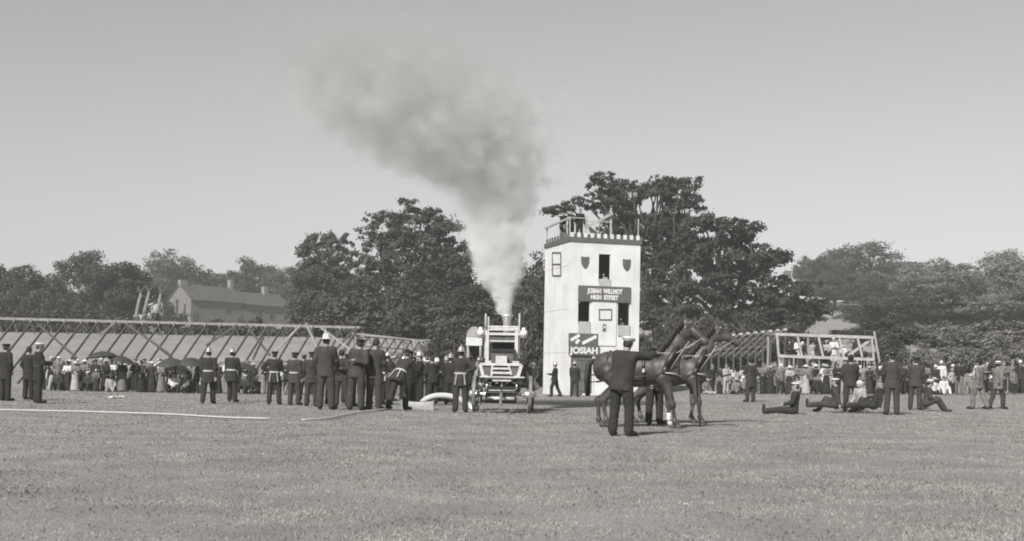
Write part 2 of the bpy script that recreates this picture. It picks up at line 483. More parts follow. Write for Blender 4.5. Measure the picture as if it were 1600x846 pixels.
TREE_VARIANTS = []
for i in range(6):
    w = (11, 10, 12, 9, 13, 10)[i]; h = (12.5, 13.5, 12, 12, 13, 11)[i]
    cl = round_clumps(w, h, (2.2, 3.0, 1.8, 2.0, 2.2, 1.2)[i], 34, 0.7, 0.15)
    TREE_VARIANTS.append((tree_wood('trunk', cl, 0.38, 3.4, (random.uniform(-.4, .4), 0), 6),
                          leaf_mesh('crown', cl, 15000, 0.19, M['leaf_dark']), w, h))
BUSH_VARIANTS = []
for i in range(3):
    cl = round_clumps(6.0, 4.6, -0.4, 22, 0.75, 0.19)
    BUSH_VARIANTS.append((tree_wood('trunk', cl, 0.16, 1.0, (0, 0), 5), leaf_mesh('crown', cl, 6000, 0.17, M['leaf_mid']), 6.0, 4.6))
def set_mat(o, m):
    o.material_slots[0].link = 'OBJECT'; o.material_slots[0].material = M[m]
def place_tree(variant, loc, w, h, label, cat='tree', name='tree', group=None, leaf=None, rz=None, bark=None):
    tw, cr, vw, vh = variant
    t = empty(name, loc, random.uniform(0, 6.28) if rz is None else rz)
    t.scale = (w / vw, w / vw, h / vh)
    a = obj('trunk', tw, t); b = obj('crown', cr, t)
    if leaf: set_mat(b, leaf)
    if bark: set_mat(a, bark)
    tag(t, label, cat, group)
    return t
def tree_px(variant, px, top, wpx, Y, label, **kw):
    g = on_ground(px, Y)
    h = P(px, top, Y).z - g.z
    return place_tree(variant, (g.x, g.y, g.z - .1), wpx / F * Y, h, label, **kw)

V, B = TREE_VARIANTS, BUSH_VARIANTS
# beyond the hedge, behind the long stand and the farmhouse
ROW = [(0, 22, 408, 110, 150, 'leaf_dark', 'dark round tree at the far end of the row beyond the stand'),
       (1, 78, 432, 80, 158, 'leaf_dark', 'low dark tree between two taller ones beyond the stand'),
       (2, 127, 396, 105, 152, 'leaf_dark', 'tall dark dome-topped tree above the long stand'),
       (3, 188, 405, 100, 148, 'leaf_dark', 'broad dark tree just before the pale bare trunks'),
       (4, 255, 396, 108, 235, 'leaf_mid', 'rounded tree rising over the farmhouse gable'),
       (5, 308, 416, 84, 240, 'leaf_mid', 'small tree behind the first farmhouse chimney'),
       (0, 352, 424, 90, 245, 'leaf_mid', 'low tree behind the middle of the farmhouse roof'),
       (1, 396, 401, 96, 240, 'leaf_mid', 'round-headed tree over the middle farmhouse chimney'),
       (2, 446, 420, 90, 230, 'leaf_mid', 'tree behind the far chimney of the farmhouse'),
       (3, -40, 415, 110, 150, 'leaf_dark', 'dark tree partly cut by the edge beyond the stand')]
for v, px, top, w, Y, lf, lab in ROW:
    tree_px(V[v], px, top, w * 1.12, Y, lab, leaf=lf, group='trees beyond the long stand')
# mass behind the smoke, between the farmhouse and the tower
MIDDLE = [(4, 500, 400, 90, 150, 'leaf_mid', 'grey-green tree at the end of the farmhouse'),
          (5, 478, 440, 60, 140, 'leaf_mid', 'short tree hiding the far end of the farmhouse'),
          (0, 520, 412, 130, 128, 'leaf_mid', 'broad tree behind the end of the long stand'),
          (1, 590, 408, 120, 122, 'leaf_dark', 'dark tree under the tall feathery one'),
          (2, 690, 402, 150, 112, 'leaf_dark', 'dark tree just behind the rising smoke'),
          (3, 752, 440, 110, 104, 'leaf_dark', 'dark tree behind the steam engine chimney'),
          (4, 825, 402, 120, 118, 'leaf_dark', 'dark tree filling the gap between smoke and tower')]
for v, px, top, w, Y, lf, lab in MIDDLE:
    tree_px(V[v], px, top, w * 1.15, Y, lab, leaf=lf, group='trees behind the smoke')
for i, (px, top, w, Y, lab) in enumerate([(500, 462, 100, 104, 'bush at the end of the long stand'), (560, 455, 110, 100, 'bush under the feathery tree behind the firemen'),
        (615, 440, 110, 98, 'bush behind the bending fireman'), (665, 452, 120, 95, 'bush behind the helmeted row of firemen'),
        (715, 470, 100, 92, 'bush behind the white domed tent'), (775, 462, 90, 94, 'bush behind the engine chimney'), (830, 450, 90, 96, 'bush beside the white tower wall'), (838, 488, 60, 76, 'low bush between engine and tower foot'), (800, 500, 60, 75, 'low bush right behind the engine'), (765, 505, 60, 77, 'low bush between kiosk tent and engine'), (700, 505, 70, 79, 'low bush behind the fireman with pale cuffs')]):
    tree_px(B[i % 3], px, top, w * 1.15, Y, 'dark leafy ' + lab, cat='bush', name='bush', group='bushes behind the engine')

def custom_tree(Y, px0, clump_px, n, size, label, leaf, base_r, fork, mains=7, group=None, up=.3, depth=.8, lean=(0, 0)):
    """crown given by lumps measured against the photograph, each set at its own depth"""
    g = on_ground(px0, Y)
    cl = []
    for px, py, rw, rh in clump_px:
        dy = random.uniform(-1, 1) * depth * rw / F * Y * 1.6
        p = P(px, py, Y + dy) - g
        r = rw / F * Y
        cl.append((tuple(p), (r, r * random.uniform(.8, 1.2), rh / F * Y)))
    t = empty('tree', g)
    obj('trunk', tree_wood('trunk', cl, base_r, fork, lean, mains), t)
    obj('crown', leaf_mesh('crown', cl, n, size, M[leaf], up, .25), t)
    tag(t, label, 'tree', group)
def fill(poly_rows, step, rw, rh, jit=.35):
    """lumps covering rows given as (py, px_from, px_to)"""
    out = []
    for py, a, b in poly_rows:
        x = a + rw * .6
        while x <= b - rw * .4:
            out.append((x + random.uniform(-1, 1) * step * jit, py + random.uniform(-1, 1) * rh * .6, rw * random.uniform(.75, 1.3), rh * random.uniform(.75, 1.3)))
            x += step
    return out
# the great oak behind the tower: flat airy sprays on visible limbs
oak = fill([(281, 930, 975), (284, 1010, 1080), (292, 920, 1098), (306, 918, 1105), (320, 900, 1000), (322, 1030, 1100), (316, 885, 930), (327, 862, 905),
            (336, 950, 1010), (338, 1020, 1090), (354, 940, 1000), (352, 1000, 1100), (366, 960, 1100), (380, 1000, 1110), (396, 1000, 1110), (374, 960, 1000), (345, 930, 1105), (362, 945, 1000), (388, 940, 1110), (404, 990, 1110), (412, 1000, 1100)], 16, 16, 8.5, .7)
custom_tree(106, 1030, oak, 38000, 0.13, 'great spreading oak with airy sprays over the tower', 'leaf_dark', 0.55, 6.5, 8, up=.5, lean=(-.6, 0))
dense = fill([(352, 1090, 1180), (362, 1075, 1205), (378, 1085, 1220), (396, 1070, 1235), (414, 1010, 1215), (432, 1000, 1235), (450, 1000, 1255), (468, 1000, 1275),
              (486, 1000, 1290), (502, 1010, 1280), (516, 1020, 1240)], 28, 25, 13, .6)
custom_tree(100, 1130, dense, 42000, 0.15, 'massive dark broadleaf tree between the tower and the platform', 'leaf_dark', 0.5, 4.0, 9, up=.45)
feather = fill([(325, 630, 690), (336, 595, 700), (348, 575, 715), (362, 560, 725), (376, 560, 640), (378, 655, 730), (392, 570, 735), (404, 560, 735), (416, 560, 735), (430, 560, 735), (446, 560, 735), (384, 600, 700), (370, 590, 700), (462, 580, 740)], 22, 18, 10)
custom_tree(114, 650, feather, 26000, 0.14, 'tall feathery tree rising behind the smoke', 'leaf_mid', 0.4, 5.5, 7, up=.4)
thin = fill([(372, 485, 530), (382, 470, 545), (394, 462, 550), (408, 470, 550), (424, 470, 570), (440, 465, 570), (456, 465, 570), (416, 480, 550)], 18, 15, 10)
custom_tree(130, 508, thin, 12000, 0.15, 'thin-crowned tree standing at the end of the farmhouse', 'leaf_mid', 0.28, 6.0, 6, up=.3)
# hillside beyond the platform
HILL = [(0, 1262, 398, 60, 215, 'leaf_mid', 'small tree peeping past the massive dark tree'), (1, 1290, 393, 70, 225, 'leaf_mid', 'tree on the skyline above the pale hill field'),
        (2, 1345, 381, 120, 228, 'leaf_mid', 'tallest domed tree on the hill skyline'), (3, 1398, 402, 84, 232, 'leaf_veiled', 'skyline tree next to the far pale house'),
        (4, 1300, 425, 90, 205, 'leaf_mid', 'tree along the top of the pale hill field'), (5, 1352, 432, 100, 200, 'leaf_mid', 'tree below the domed skyline tree'),
        (0, 1452, 402, 90, 180, 'leaf_veiled', 'pale tree just past the far house'), (1, 1505, 406, 110, 175, 'leaf_veiled', 'broad pale tree on the hill shoulder'),
        (2, 1560, 396, 100, 178, 'leaf_veiled', 'pale tree with a pointed top near the hill end'), (3, 1612, 404, 110, 172, 'leaf_veiled', 'pale tree at the very end of the hill'),
        (4, 1352, 470, 90, 150, 'leaf_mid', 'bushy tree beside the pale hill field'), (5, 1400, 456, 110, 145, 'leaf_mid', 'bushy tree in the middle of the hillside'),
        (0, 1455, 446, 120, 140, 'leaf_mid', 'wide tree above the pair of standing men'), (1, 1520, 450, 120, 138, 'leaf_veiled', 'wide pale tree low on the hill'),
        (2, 1585, 448, 120, 140, 'leaf_veiled', 'wide pale tree low at the hill end'), (3, 1245, 455, 80, 140, 'leaf_mid', 'tree at the foot of the massive dark tree')]
for v, px, top, w, Y, lf, lab in HILL:
    tree_px(V[v], px, top, w * 1.15, Y, lab, leaf=lf, group='trees on the hillside')
for i, (px, top, w, Y, lab) in enumerate([(1320, 510, 80, 104, 'behind the platform frame'), (1380, 500, 100, 89, 'past the end of the platform'), (1440, 500, 110, 88, 'above the pair of standing men'),
        (1495, 508, 110, 87, 'low on the slope'), (1550, 500, 120, 88, 'above the two walkers'), (1608, 504, 120, 87, 'at the end of the slope'), (1262, 512, 90, 92, 'behind the front of the platform'), (1388, 524, 60, 79, 'right at the end post of the platform'), (1440, 536, 60, 78, 'behind the heads of the standing pair'), (1498, 528, 80, 79, 'low behind the crowd past the platform'), (1556, 526, 80, 78, 'low behind the two walkers'), (1612, 528, 80, 79, 'low at the very end of the crowd'), (1030, 490, 90, 92, 'beside the tower behind the horses'), (1095, 498, 100, 90, 'behind the plank stand'), (1160, 494, 110, 92, 'under the massive dark tree'), (1215, 500, 90, 94, 'between the plank stand and the platform')]):
    tree_px(B[i % 3], px, top, w, Y, 'grey leafy bush ' + lab, cat='bush', name='bush', group='bushes on the hillside', leaf='leaf_veiled' if px > 1430 else 'leaf_mid')
# hedge along the crest of the bank
def hedge(pxa, pxb, Y, top, label):
    a, b = on_ground(pxa, Y), on_ground(pxb, Y)
    c = (a + b) / 2; cl = []
    n = int((b.x - a.x) / 0.9)
    for i in range(n + 1):
        x = a.x + (b.x - a.x) * i / n
        h = max(1.0, P(HX + x / Y * F, top, Y).z - T(x, Y)) * random.uniform(.8, 1.12)
        cl.append(((x - c.x, random.uniform(-.3, .3), T(x, Y) - c.z + h * .45), (.8, .7, h * .55)))
    h = empty('hedge', c)
    obj('foliage', leaf_mesh('foliage', cl, 9000, 0.12, M['leaf_mid'], .3, .4), h)
    mb = MB()
    for q in cl[::2]: mb.tube([(q[0][0], 0, q[0][2] - 1.6), (q[0][0] + .1, 0, q[0][2])], [.05, .02], 5)
    obj('stems', mb.mesh('stems', M['bark']), h)['kind'] = 'stuff'
    tag(h, label, 'hedge')
for i, (px, top, w, lab) in enumerate([(-5, 455, 70, 'under the far end tree of the row'), (45, 462, 70, 'between the first trees of the row'), (95, 452, 80, 'under the low dark tree of the row'), (150, 456, 80, 'under the dome-topped tree'), (258, 474, 40, 'beside the farmhouse gable')]):
    tree_px(B[i % 3], px, top, w, 140 if px < 240 else 170, 'dark bush ' + lab, cat='bush', name='bush', group='bushes under the tree row', leaf='leaf_dark')
hedge(-30, 275, 97, 489, 'long dark hedge along the crest of the bank')
hedge(300, 470, 99, 502, 'low hedge below the farmhouse wall')
# pale bare trunks under the trees
for i, (xa, ya, xb, yb, lab) in enumerate([(214, 486, 220, 458, 'slimmest pale bare trunk under the dark trees'), (226, 486, 233, 456, 'stoutest pale bare trunk under the dark trees'), (246, 487, 251, 459, 'pale bare trunk nearest the farmhouse gable')]):
    a, b = P(xa, ya, 134), P(xb, yb, 134)
    g = Vector((a.x, a.y, T(a.x, a.y)))
    t = empty('bare_tree', g); mb = MB()
    mb.tube([Vector((0, 0, -.3)), (a - g), (b - g)], [.26, .2, .13], 8); mb.build('trunk', 'bark_pale', t, True)
    mb = MB(); limb(mb, b - g, b - g + Vector((.5, .6, .9)), .16, .06); mb.build('branch', 'bark', t, True)
    mb = MB(); limb(mb, b - g, b - g + Vector((-.5, .7, .8)), .16, .06); mb.build('branch', 'bark', t, True)
    tag(t, lab, 'tree', 'pale bare trunks')

# ------------------------------------------------------------------ farmhouse on the slope
def farmhouse():
    c0 = P(298, 505, 190); c1 = P(452, 508, 205)
    bz = T(c0.x, 192) - .6
    d = Vector((c1.x - c0.x, c1.y - c0.y)); L = d.length; rz = math.atan2(d.y, d.x)
    t = empty('farmhouse', (c0.x, c0.y, bz), rz)
    W, eave, ridge = 6.0, P(298, 467, 190).z - bz, P(280, 445, 192).z - bz
    L1 = L * .52
    def block(x0, x1, ev, rg, nm):
        mb = MB()
        mb.add([(x0, 0, 0), (x1, 0, 0), (x1, 0, ev), (x0, 0, ev)], [(0, 1, 2, 3)])
        mb.add([(x0, W, 0), (x1, W, 0), (x1, W, ev), (x0, W, ev)], [(3, 2, 1, 0)])
        for x, fl in ((x0, 0), (x1, 1)):
            q = [(x, W, 0), (x, 0, 0), (x, 0, ev), (x, W / 2, rg - .06), (x, W, ev)]
            mb.add(q, [(0, 1, 2, 3, 4)] if not fl else [(4, 3, 2, 1, 0)])
        w = mb.build('wall', 'stone_wall', t)
        mr = MB()
        for s in (0, 1):
            y0 = -.35 if s == 0 else W + .35; z0 = ev - .28
            mr.add([(x0 - .2, y0, z0), (x1 + .2, y0, z0), (x1 + .2, W / 2, rg), (x0 - .2, W / 2, rg),
                    (x0 - .2, y0, z0 + .16), (x1 + .2, y0, z0 + .16), (x1 + .2, W / 2, rg + .16), (x0 - .2, W / 2, rg + .16)],
                   [(0, 3, 2, 1), (4, 5, 6, 7), (0, 1, 5, 4), (2, 3, 7, 6), (0, 4, 7, 3), (1, 2, 6, 5)])
        r = mr.build('roof', 'slate', t)
        return r
    r1 = block(0, L1, eave, ridge, 0); r2 = block(L1 + .01, L, eave - .15, ridge - .55, 1)
    for x, s, hh, rt, rg in ((.5, 1.3, .7, r1, ridge), (L1 - .5, .7, 1.4, r1, ridge), (L - 3.0, .65, 1.3, r2, ridge - .55)):
        ch = MB().box((x, W / 2, rg + hh / 2 - .1), (s, .8, hh + .3)).build('chimney', 'bark_pale', rt)
    for x, z, w_, h_ in ((L * .35, eave * .72, .6, .55), (L * .52, eave * .86, .8, .5), (L * .80, eave * .6, .7, .6), (L * .68, eave * .7, .6, .5)):
        f = MB().box((x, -.02, z), (w_ + .16, .12, h_ + .16)).build('window', 'stone_shade', t)
        MB().box((x, -.07, z), (w_, .06, h_)).build('pane', 'dark_inside', f)
    MB().box((.9, -.03, 1.5), (1.0, .1, 2.4)).build('door', 'timber_dark', t)
    MB().box((-.25, W * .62, eave * .5), (.5, .7, eave)).build('buttress', 'stone_shade', t)
    MB().box((-.2, W * .28, eave * .42), (.4, .6, eave * .84)).build('buttress', 'stone_shade', t)
    tag(t, 'long low stone farmhouse with slate roof and three chimneys', 'farmhouse')
farmhouse()
def far_house():
    g = on_ground(1425, 245)
    g.z = P(1425, 446, 245).z - 3.2
    t = empty('far_house', g, R(12))
    MB().box((0, 0, 1.6), (4.4, 6, 3.4)).build('wall', 'tent_canvas', t)
    mb = MB(); e, r = 3.3, 5.0
    mb.add([(-2.5, -3.2, e), (2.5, -3.2, e), (0, -3.2, r), (-2.5, 3.2, e), (2.5, 3.2, e), (0, 3.2, r)], [(0, 1, 2), (5, 4, 3), (0, 2, 5, 3), (1, 4, 5, 2), (0, 3, 4, 1)])
    mb.build('roof', 'slate', t)
    for x in (-1, 1.1):
        f = MB().box((x, -3.02, 1.8), (.9, .1, 1.1)).build('window', 'stone_shade', t); MB().box((x, -3.08, 1.8), (.7, .06, .9)).build('pane', 'dark_inside', f)
    tag(t, 'small pale house among the hilltop trees', 'house')
far_house()

# ------------------------------------------------------------------ haze over the whole place
def build_haze():
    mb = MB().box((0, 420, 21.0), (1816, 976, 47.0))
    o = mb.build('haze', None)
    m = bpy.data.materials.new('haze_air'); m.use_nodes = True
    n, l = m.node_tree.nodes, m.node_tree.links
    n.clear()
    pv = n.new('ShaderNodeVolumePrincipled'); out = n.new('ShaderNodeOutputMaterial')
    pv.inputs['Color'].default_value = (0.93, 0.93, 0.915, 1); pv.inputs['Density'].default_value = 0.0006
    l.new(pv.outputs[0], out.inputs['Volume'])
    o.data.materials.append(m)
    tag(o, 'thin pale summer haze filling the air of the valley', 'haze', kind='stuff')
build_haze()

# ================================================================== THINGS
# ------------------------------------------------------------------ drill tower
PHI = R(17); TW, TD, TH = 4.12, 4.12, 8.4
tow = empty('drill_tower', on_ground(887, 65.5), PHI)
def front(px, py):
    """picture point -> (u, z) on the tower's front face"""
    d = ray(px, py); o = tow.location
    n = Vector((math.sin(PHI), -math.cos(PHI), 0))
    t = (o - CAM).dot(n) / d.dot(n)
    q = CAM + d * t - o
    return q.x * math.cos(PHI) + q.y * math.sin(PHI), q.z
def side(px, py):
    d = ray(px, py); o = tow.location
    n = Vector((-math.cos(PHI), -math.sin(PHI), 0))
    t = (o - CAM).dot(n) / d.dot(n)
    q = CAM + d * t - o
    return -q.x * math.sin(PHI) + q.y * math.cos(PHI), q.z
def wall_holes(W, H, holes, th):
    us = sorted({0, W} | {h[0] for h in holes} | {h[2] for h in holes}); zs = sorted({0, H} | {h[1] for h in holes} | {h[3] for h in holes})
    solid = lambda i, j: 0 <= i < len(us) - 1 and 0 <= j < len(zs) - 1 and not any(h[0] - 1e-6 <= us[i] and us[i + 1] <= h[2] + 1e-6 and h[1] - 1e-6 <= zs[j] and zs[j + 1] <= h[3] + 1e-6 for h in holes)
    mb = MB()
    for i in range(len(us) - 1):
        for j in range(len(zs) - 1):
            if not solid(i, j): continue
            a, b, c, d = us[i], us[i + 1], zs[j], zs[j + 1]
            mb.add([(a, 0, c), (b, 0, c), (b, 0, d), (a, 0, d)], [(0, 1, 2, 3)])
            mb.add([(a, th, c), (b, th, c), (b, th, d), (a, th, d)], [(3, 2, 1, 0)])
            if not solid(i - 1, j): mb.add([(a, 0, c), (a, 0, d), (a, th, d), (a, th, c)], [(0, 1, 2, 3)])
            if not solid(i + 1, j): mb.add([(b, 0, c), (b, th, c), (b, th, d), (b, 0, d)], [(0, 1, 2, 3)])
            if not solid(i, j - 1): mb.add([(a, 0, c), (a, th, c), (b, th, c), (b, 0, c)], [(0, 1, 2, 3)])
            if not solid(i, j + 1): mb.add([(a, 0, d), (b, 0, d), (b, th, d), (a, th, d)], [(0, 1, 2, 3)])
    return mb
def frect(x0, y0, x1, y1):
    a = front((x0 + 0), y1); b = front(x1, y0)
    return (a[0], a[1], b[0], b[1])
op_top = frect(935, 398, 954, 441); op_l = frect(903, 466, 922, 507); op_r = frect(965, 468, 984, 513); op_d = list(frect(891, 556, 926, 622)); op_d[1] = 0.0
fw = wall_holes(TW, TH, [op_top, op_l, op_r, tuple(op_d)], .12).build('front_wall', 'tower_canvas', tow)
lw = wall_holes(TD - .12, TH, [], .12)
lw.v = [(p[1], TD - p[0], p[2]) for p in lw.v]; lw.build('side_wall', 'tower_canvas', tow)
rw = wall_holes(TD - .12, TH, [], .12); rw.v = [(TW - .12 + p[1], TD - p[0], p[2]) for p in rw.v]; rw.build('side_wall', 'tower_canvas', tow)
MB().box((TW / 2, TD - .06, TH / 2), (TW - .26, .12, TH)).build('back_wall', 'tower_canvas', tow)
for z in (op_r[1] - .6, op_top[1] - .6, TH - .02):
    MB().box((TW / 2, TD / 2 - .02, z - .06), (TW - .27, TD - .3, .12)).build('floor', 'dark_inside', tow)  # floors blackened so the openings above them stay dark
MB().box((TW / 2, 1.6, op_l[1] + 1.0), (TW - .3, .06, 3.0)).build('dark_backing', 'dark_inside', tow)  # dark sheet added behind the openings, painted with the room's shade
# infill boards under the openings
def fbox(x0, y0, x1, y1, m, nm, proud=.03, th=.05, parent=tow):
    a, b, c, d = frect(x0, y0, x1, y1)
    return MB().box(((a + c) / 2, -proud, (b + d) / 2), (c - a, th, d - b)).build(nm, m, parent)
fbox(935.5, 437, 953.5, 450, 'pale_panel', 'infill_board'); fbox(903.5, 503, 922, 523, 'pale_panel', 'infill_board'); fbox(965, 509, 984, 525, 'pale_panel', 'infill_board')
sgn = fbox(903, 449.5, 985, 471, 'sign_board', 'sign', .045, .06)
fbox(924, 472, 963, 540, 'tower_canvas', 'centre_panel', .03, .05)
low = fbox(888, 522, 934, 541, 'sign_board', 'lower_sign', .045, .06)
fasc = fbox(888, 541.5, 936, 555, 'sign_board', 'fascia', .05, .06)
def letters(txt, px0, px1, pyc, hpx, m, parent, nm='lettering'):
    a, z0 = front(px0, pyc); b, z1 = front(px1, pyc)
    cu = bpy.data.curves.new(nm, 'FONT'); cu.body = txt; cu.align_x = 'CENTER'; cu.align_y = 'CENTER'; cu.extrude = .008; cu.offset = .018
    hz = front(px0, pyc - hpx / 2)[1] - front(px0, pyc + hpx / 2)[1]
    cu.size = hz / .70
    cu.materials.append(M[m])
    tmp = bpy.data.objects.new(nm, cu); col.objects.link(tmp)
    dg = bpy.context.evaluated_depsgraph_get()
    me = bpy.data.meshes.new_from_object(tmp.evaluated_get(dg)); bpy.data.objects.remove(tmp); bpy.data.curves.remove(cu)
    o = obj(nm, me, parent)
    xs = [v.co.x for v in me.vertices]; w = max(xs) - min(xs)
    o.location = ((a + b) / 2, -.086, (z0 + z1) / 2); o.rotation_euler = (R(90), 0, 0); o.scale = ((b - a) / w, 1, 1)
letters('JOSIAH  WILLMOT', 917, 972, 456.0, 7.0, 'sign_letter', sgn)
letters('HIGH  STREET', 922, 965, 465.6, 6.5, 'sign_letter', sgn)
letters('JOSIAH', 890, 934, 548.5, 9.5, 'sign_letter', fasc)
for (xa, ya, xb, yb) in ((891, 532, 905, 524), (899, 537, 904, 531), (909, 537, 931, 526)):
    (u0, z0), (u1, z1) = front(xa, ya), front(xb, yb)
    MB().bar((u0, -.085, z0), (u1, -.085, z1), .02, .17).build('slanted_strip', 'sign_letter', low)
# drawn window frame and lamp on the centre panel
def outline(x0, y0, x1, y1, w, m, nm, proud, hit=front, mid=False, axis=0):
    p = MB(); pts = [hit(x0, y0), hit(x1, y0), hit(x1, y1), hit(x0, y1)]
    q = lambda t: Vector((t[0], -proud, t[1])) if axis == 0 else Vector((-proud, t[0], t[1]))
    r = None
    for i in range(4):
        a, b = q(pts[i]), q(pts[(i + 1) % 4])
        d = (b - a).normalized() * w / 2
        o = MB().bar(a - d * (1 if i % 2 == 0 else -1), b + d * (1 if i % 2 == 0 else -1), .03 if abs(d.z) < .01 else w, w if abs(d.z) < .01 else .03).build(nm, m, tow)
    if mid:
        a, b = q(hit(x0, (y0 + y1) / 2)), q(hit(x1, (y0 + y1) / 2)); d = (b - a).normalized() * w / 2
        MB().bar(a + d, b - d, .03, w).build(nm, m, tow)
outline(935.5, 484, 954.5, 500, .06, 'engine_mid', 'painted_frame', .072)
lm = fbox(941, 507, 946, 518, 'engine_mid', 'painted_lamp', .065, .03); fbox(942.3, 509.5, 944.7, 513.5, 'sign_letter', 'lamp_glass', .088, .02, lm)
outline(864, 395, 877, 431, .055, 'painted_line', 'window_frame', .03, side, True, 1)
# shields
for x0, x1, y0, y1 in ((908, 920, 401, 419.5), (973, 985, 405, 423.5)):
    (u0, z1), (u1, _), (_, z0) = front(x0, y0), front(x1, y0), front(x0, y1)
    w, h = (u1 - u0) / 2, z1 - z0; uc = (u0 + u1) / 2
    pts = [(-1, 1), (-.33, .97), (.33, .97), (1, 1), (.97, .55), (.8, .3), (.45, .12), (0, 0), (-.45, .12), (-.8, .3), (-.97, .55)]
    mb = MB(); n = len(pts)
    mb.add([(uc + a * w, -.05, z0 + b * h) for a, b in pts] + [(uc + a * w, -.004, z0 + b * h) for a, b in pts],
           [tuple(range(n)), tuple(range(2 * n - 1, n - 1, -1))] + [(i, i + n, (i + 1) % n + n, (i + 1) % n) for i in range(n)])
    sh = mb.build('shield', 'sign_board', tow)
    MB().bar((uc, -.06, z0 + h * .2), (uc, -.06, z0 + h * .9), .1, .02).build('shield_band', 'engine_mid', sh)
# battlements: a dark string course with pale merlons on the front, dark ones on the side
MB().box((TW / 2, -.035, TH + .03), (TW + .14, .06, .24)).build('cornice', 'sign_board', tow)
MB().box((-.035, TD / 2 + .03, TH + .03), (.06, TD + .05, .24)).build('cornice', 'sign_board', tow)
nm_ = 11
for i in range(nm_):
    u = .15 + (TW - .3) * i / (nm_ - 1)
    MB().box((u, .03, TH + .22), (.19, .06, .36)).build('merlon', 'tower_canvas', tow)
    MB().box((u + .19, .045, TH + .19), (.17, .06, .3)).build('crenel_board', 'sign_board', tow)
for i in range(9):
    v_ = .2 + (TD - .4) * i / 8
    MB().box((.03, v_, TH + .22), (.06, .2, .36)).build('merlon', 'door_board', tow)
# door
dm = op_d
MB().box(((dm[0] + dm[2]) / 2, .07, dm[3] / 2), (dm[2] - dm[0] - .01, .05, dm[3] - .01)).build('door', 'door_board', tow)
for k in range(1, 6):
    u = dm[0] + (dm[2] - dm[0]) * k / 6
    MB().box((u, .042, dm[3] / 2), (.015, .01, dm[3] - .06)).build('door_seam', 'painted_line', tow)
for z in (.25, .8, 1.35, 1.9): 
    if z < dm[3]: MB().box(((dm[0] + dm[2]) / 2, .035, z), (dm[2] - dm[0] - .1, .012, .03)).build('door_ledge', 'painted_line', tow)
MB().box((dm[2] + .04, -.02, dm[3] / 2), (.06, .04, dm[3])).build('door_jamb', 'sign_letter', tow)
MB().box((1.25, -.45, .06), (.95, .35, .12)).build('step', 'tower_canvas', tow)
# corner posts, guard rails and a slanting board on the roof
zr = TH + .3
def post(u, v_, z1, w=.06): MB().box((u, v_, (TH + z1) / 2), (w, w, z1 - TH)).build('roof_post', 'timber_new', tow)
post(.04, .12, TH + 1.25); post(.04, TD - .12, TH + 1.1); post(TW - .1, .12, TH + 1.35); post(1.05, .3, TH + 1.35, .09); post(2.55, .5, TH + 1.9, .09); post(TW - .15, TD - .15, TH + 1.3)
def trail(a, b, w=.08): MB().bar(a, b, w, w).build('guard_rail', 'timber_new', tow)
trail((-.05, TD - .1, TH + 1.05), (-.05, .1, TH + 1.15), .1); trail((-.05, .2, TH + 1.22), (.9, .26, TH + 1.22), .05)
trail((1.1, .32, TH + .75), (2.6, .4, TH + 1.6), .13); trail((1.05, TD - .3, TH + 1.5), (TW - .2, TD - .3, TH + 1.6), .07); trail((2.55, .45, TH + 1.85), (3.3, TD - .5, TH + 1.5), .07)
for z in (2.35, 4.7, 7.05):                           # canvas widths lapped over each other
    MB().box((-.008, TD / 2, z), (.016, TD - .02, .035)).build('canvas_seam', 'tower_canvas', tow)
for v_ in (1.35, 2.75): MB().box((-.007, v_, TH / 2 - .05), (.014, .04, TH - .2)).build('canvas_seam', 'tower_canvas', tow)
for u in (.62, 3.72): MB().box((u, -.007, 6.6 if u < 1 else TH / 2), (.04, .014, 3.2 if u < 1 else TH - .25)).build('canvas_seam', 'tower_canvas', tow)
tag(tow, 'white square drill tower with battlements, shields and painted shop front', 'tower')

# ------------------------------------------------------------------ long stand framing along the bank
def stand_frame():
    Yr = 76.0
    a, b = P(-40, 497, Yr), P(562, 512, Yr + 4)
    root = on_ground(260, 72)
    t = empty('stand_framework', root)
    L = lambda p: Vector(p) - root
    n = 13
    for i in range(n):                                   # the top rail in lengths butted end to end
        p, q = a.lerp(b, i / n), a.lerp(b, (i + 1) / n - .0006)
        MB().bar(L(p), L(q), .09, .16).build('top_rail', 'timber', t)
    px = -30
    while px < 560:
        f = (px + 40) / 602
        top = a.lerp(b, f)
        e = top + Vector((.28, .55, -.85 - .1 * random.random()))
        MB().bar(L(top + Vector((0, -.07, -.0))), L(e - Vector((0, .62, 0))), .19, .05).build('bracket', 'timber_new', t)
        foot = Vector((top.x - 1.0 - .1 * random.random(), top.y - 4.6, 0)); foot.z = T(foot.x, foot.y) - .1
        MB().bar(L(top + Vector((.15, -.07, -.1))), L(foot), .07, .12).build('raker', 'timber_dark', t)
        px += 24.5 + random.uniform(-1.5, 1.5)
    for x0, y0, x1, y1, m in ((182, 502, 158, 523, 'timber'), (200, 508, 268, 556, 'timber_dark'), (240, 536, 275, 565, 'timber_dark'), (385, 508, 422, 556, 'timber_dark'), (322, 540, 370, 508, 'timber_dark'),
                              (430, 550, 470, 508, 'timber'), (478, 506, 498, 548, 'timber'), (395, 562, 412, 526, 'timber_dark'), (500, 511, 560, 556, 'timber'), (520, 552, 556, 512, 'timber_dark'), (60, 507, 120, 560, 'timber_dark')):
        MB().bar(L(P(x0, y0, 74.3)), L(P(x1, y1, 73.6)), .08, .12).build('cross_brace', m, t)
    tag(t, 'long timber stand framework of rakers and rails across the bank', 'stand')
stand_frame()
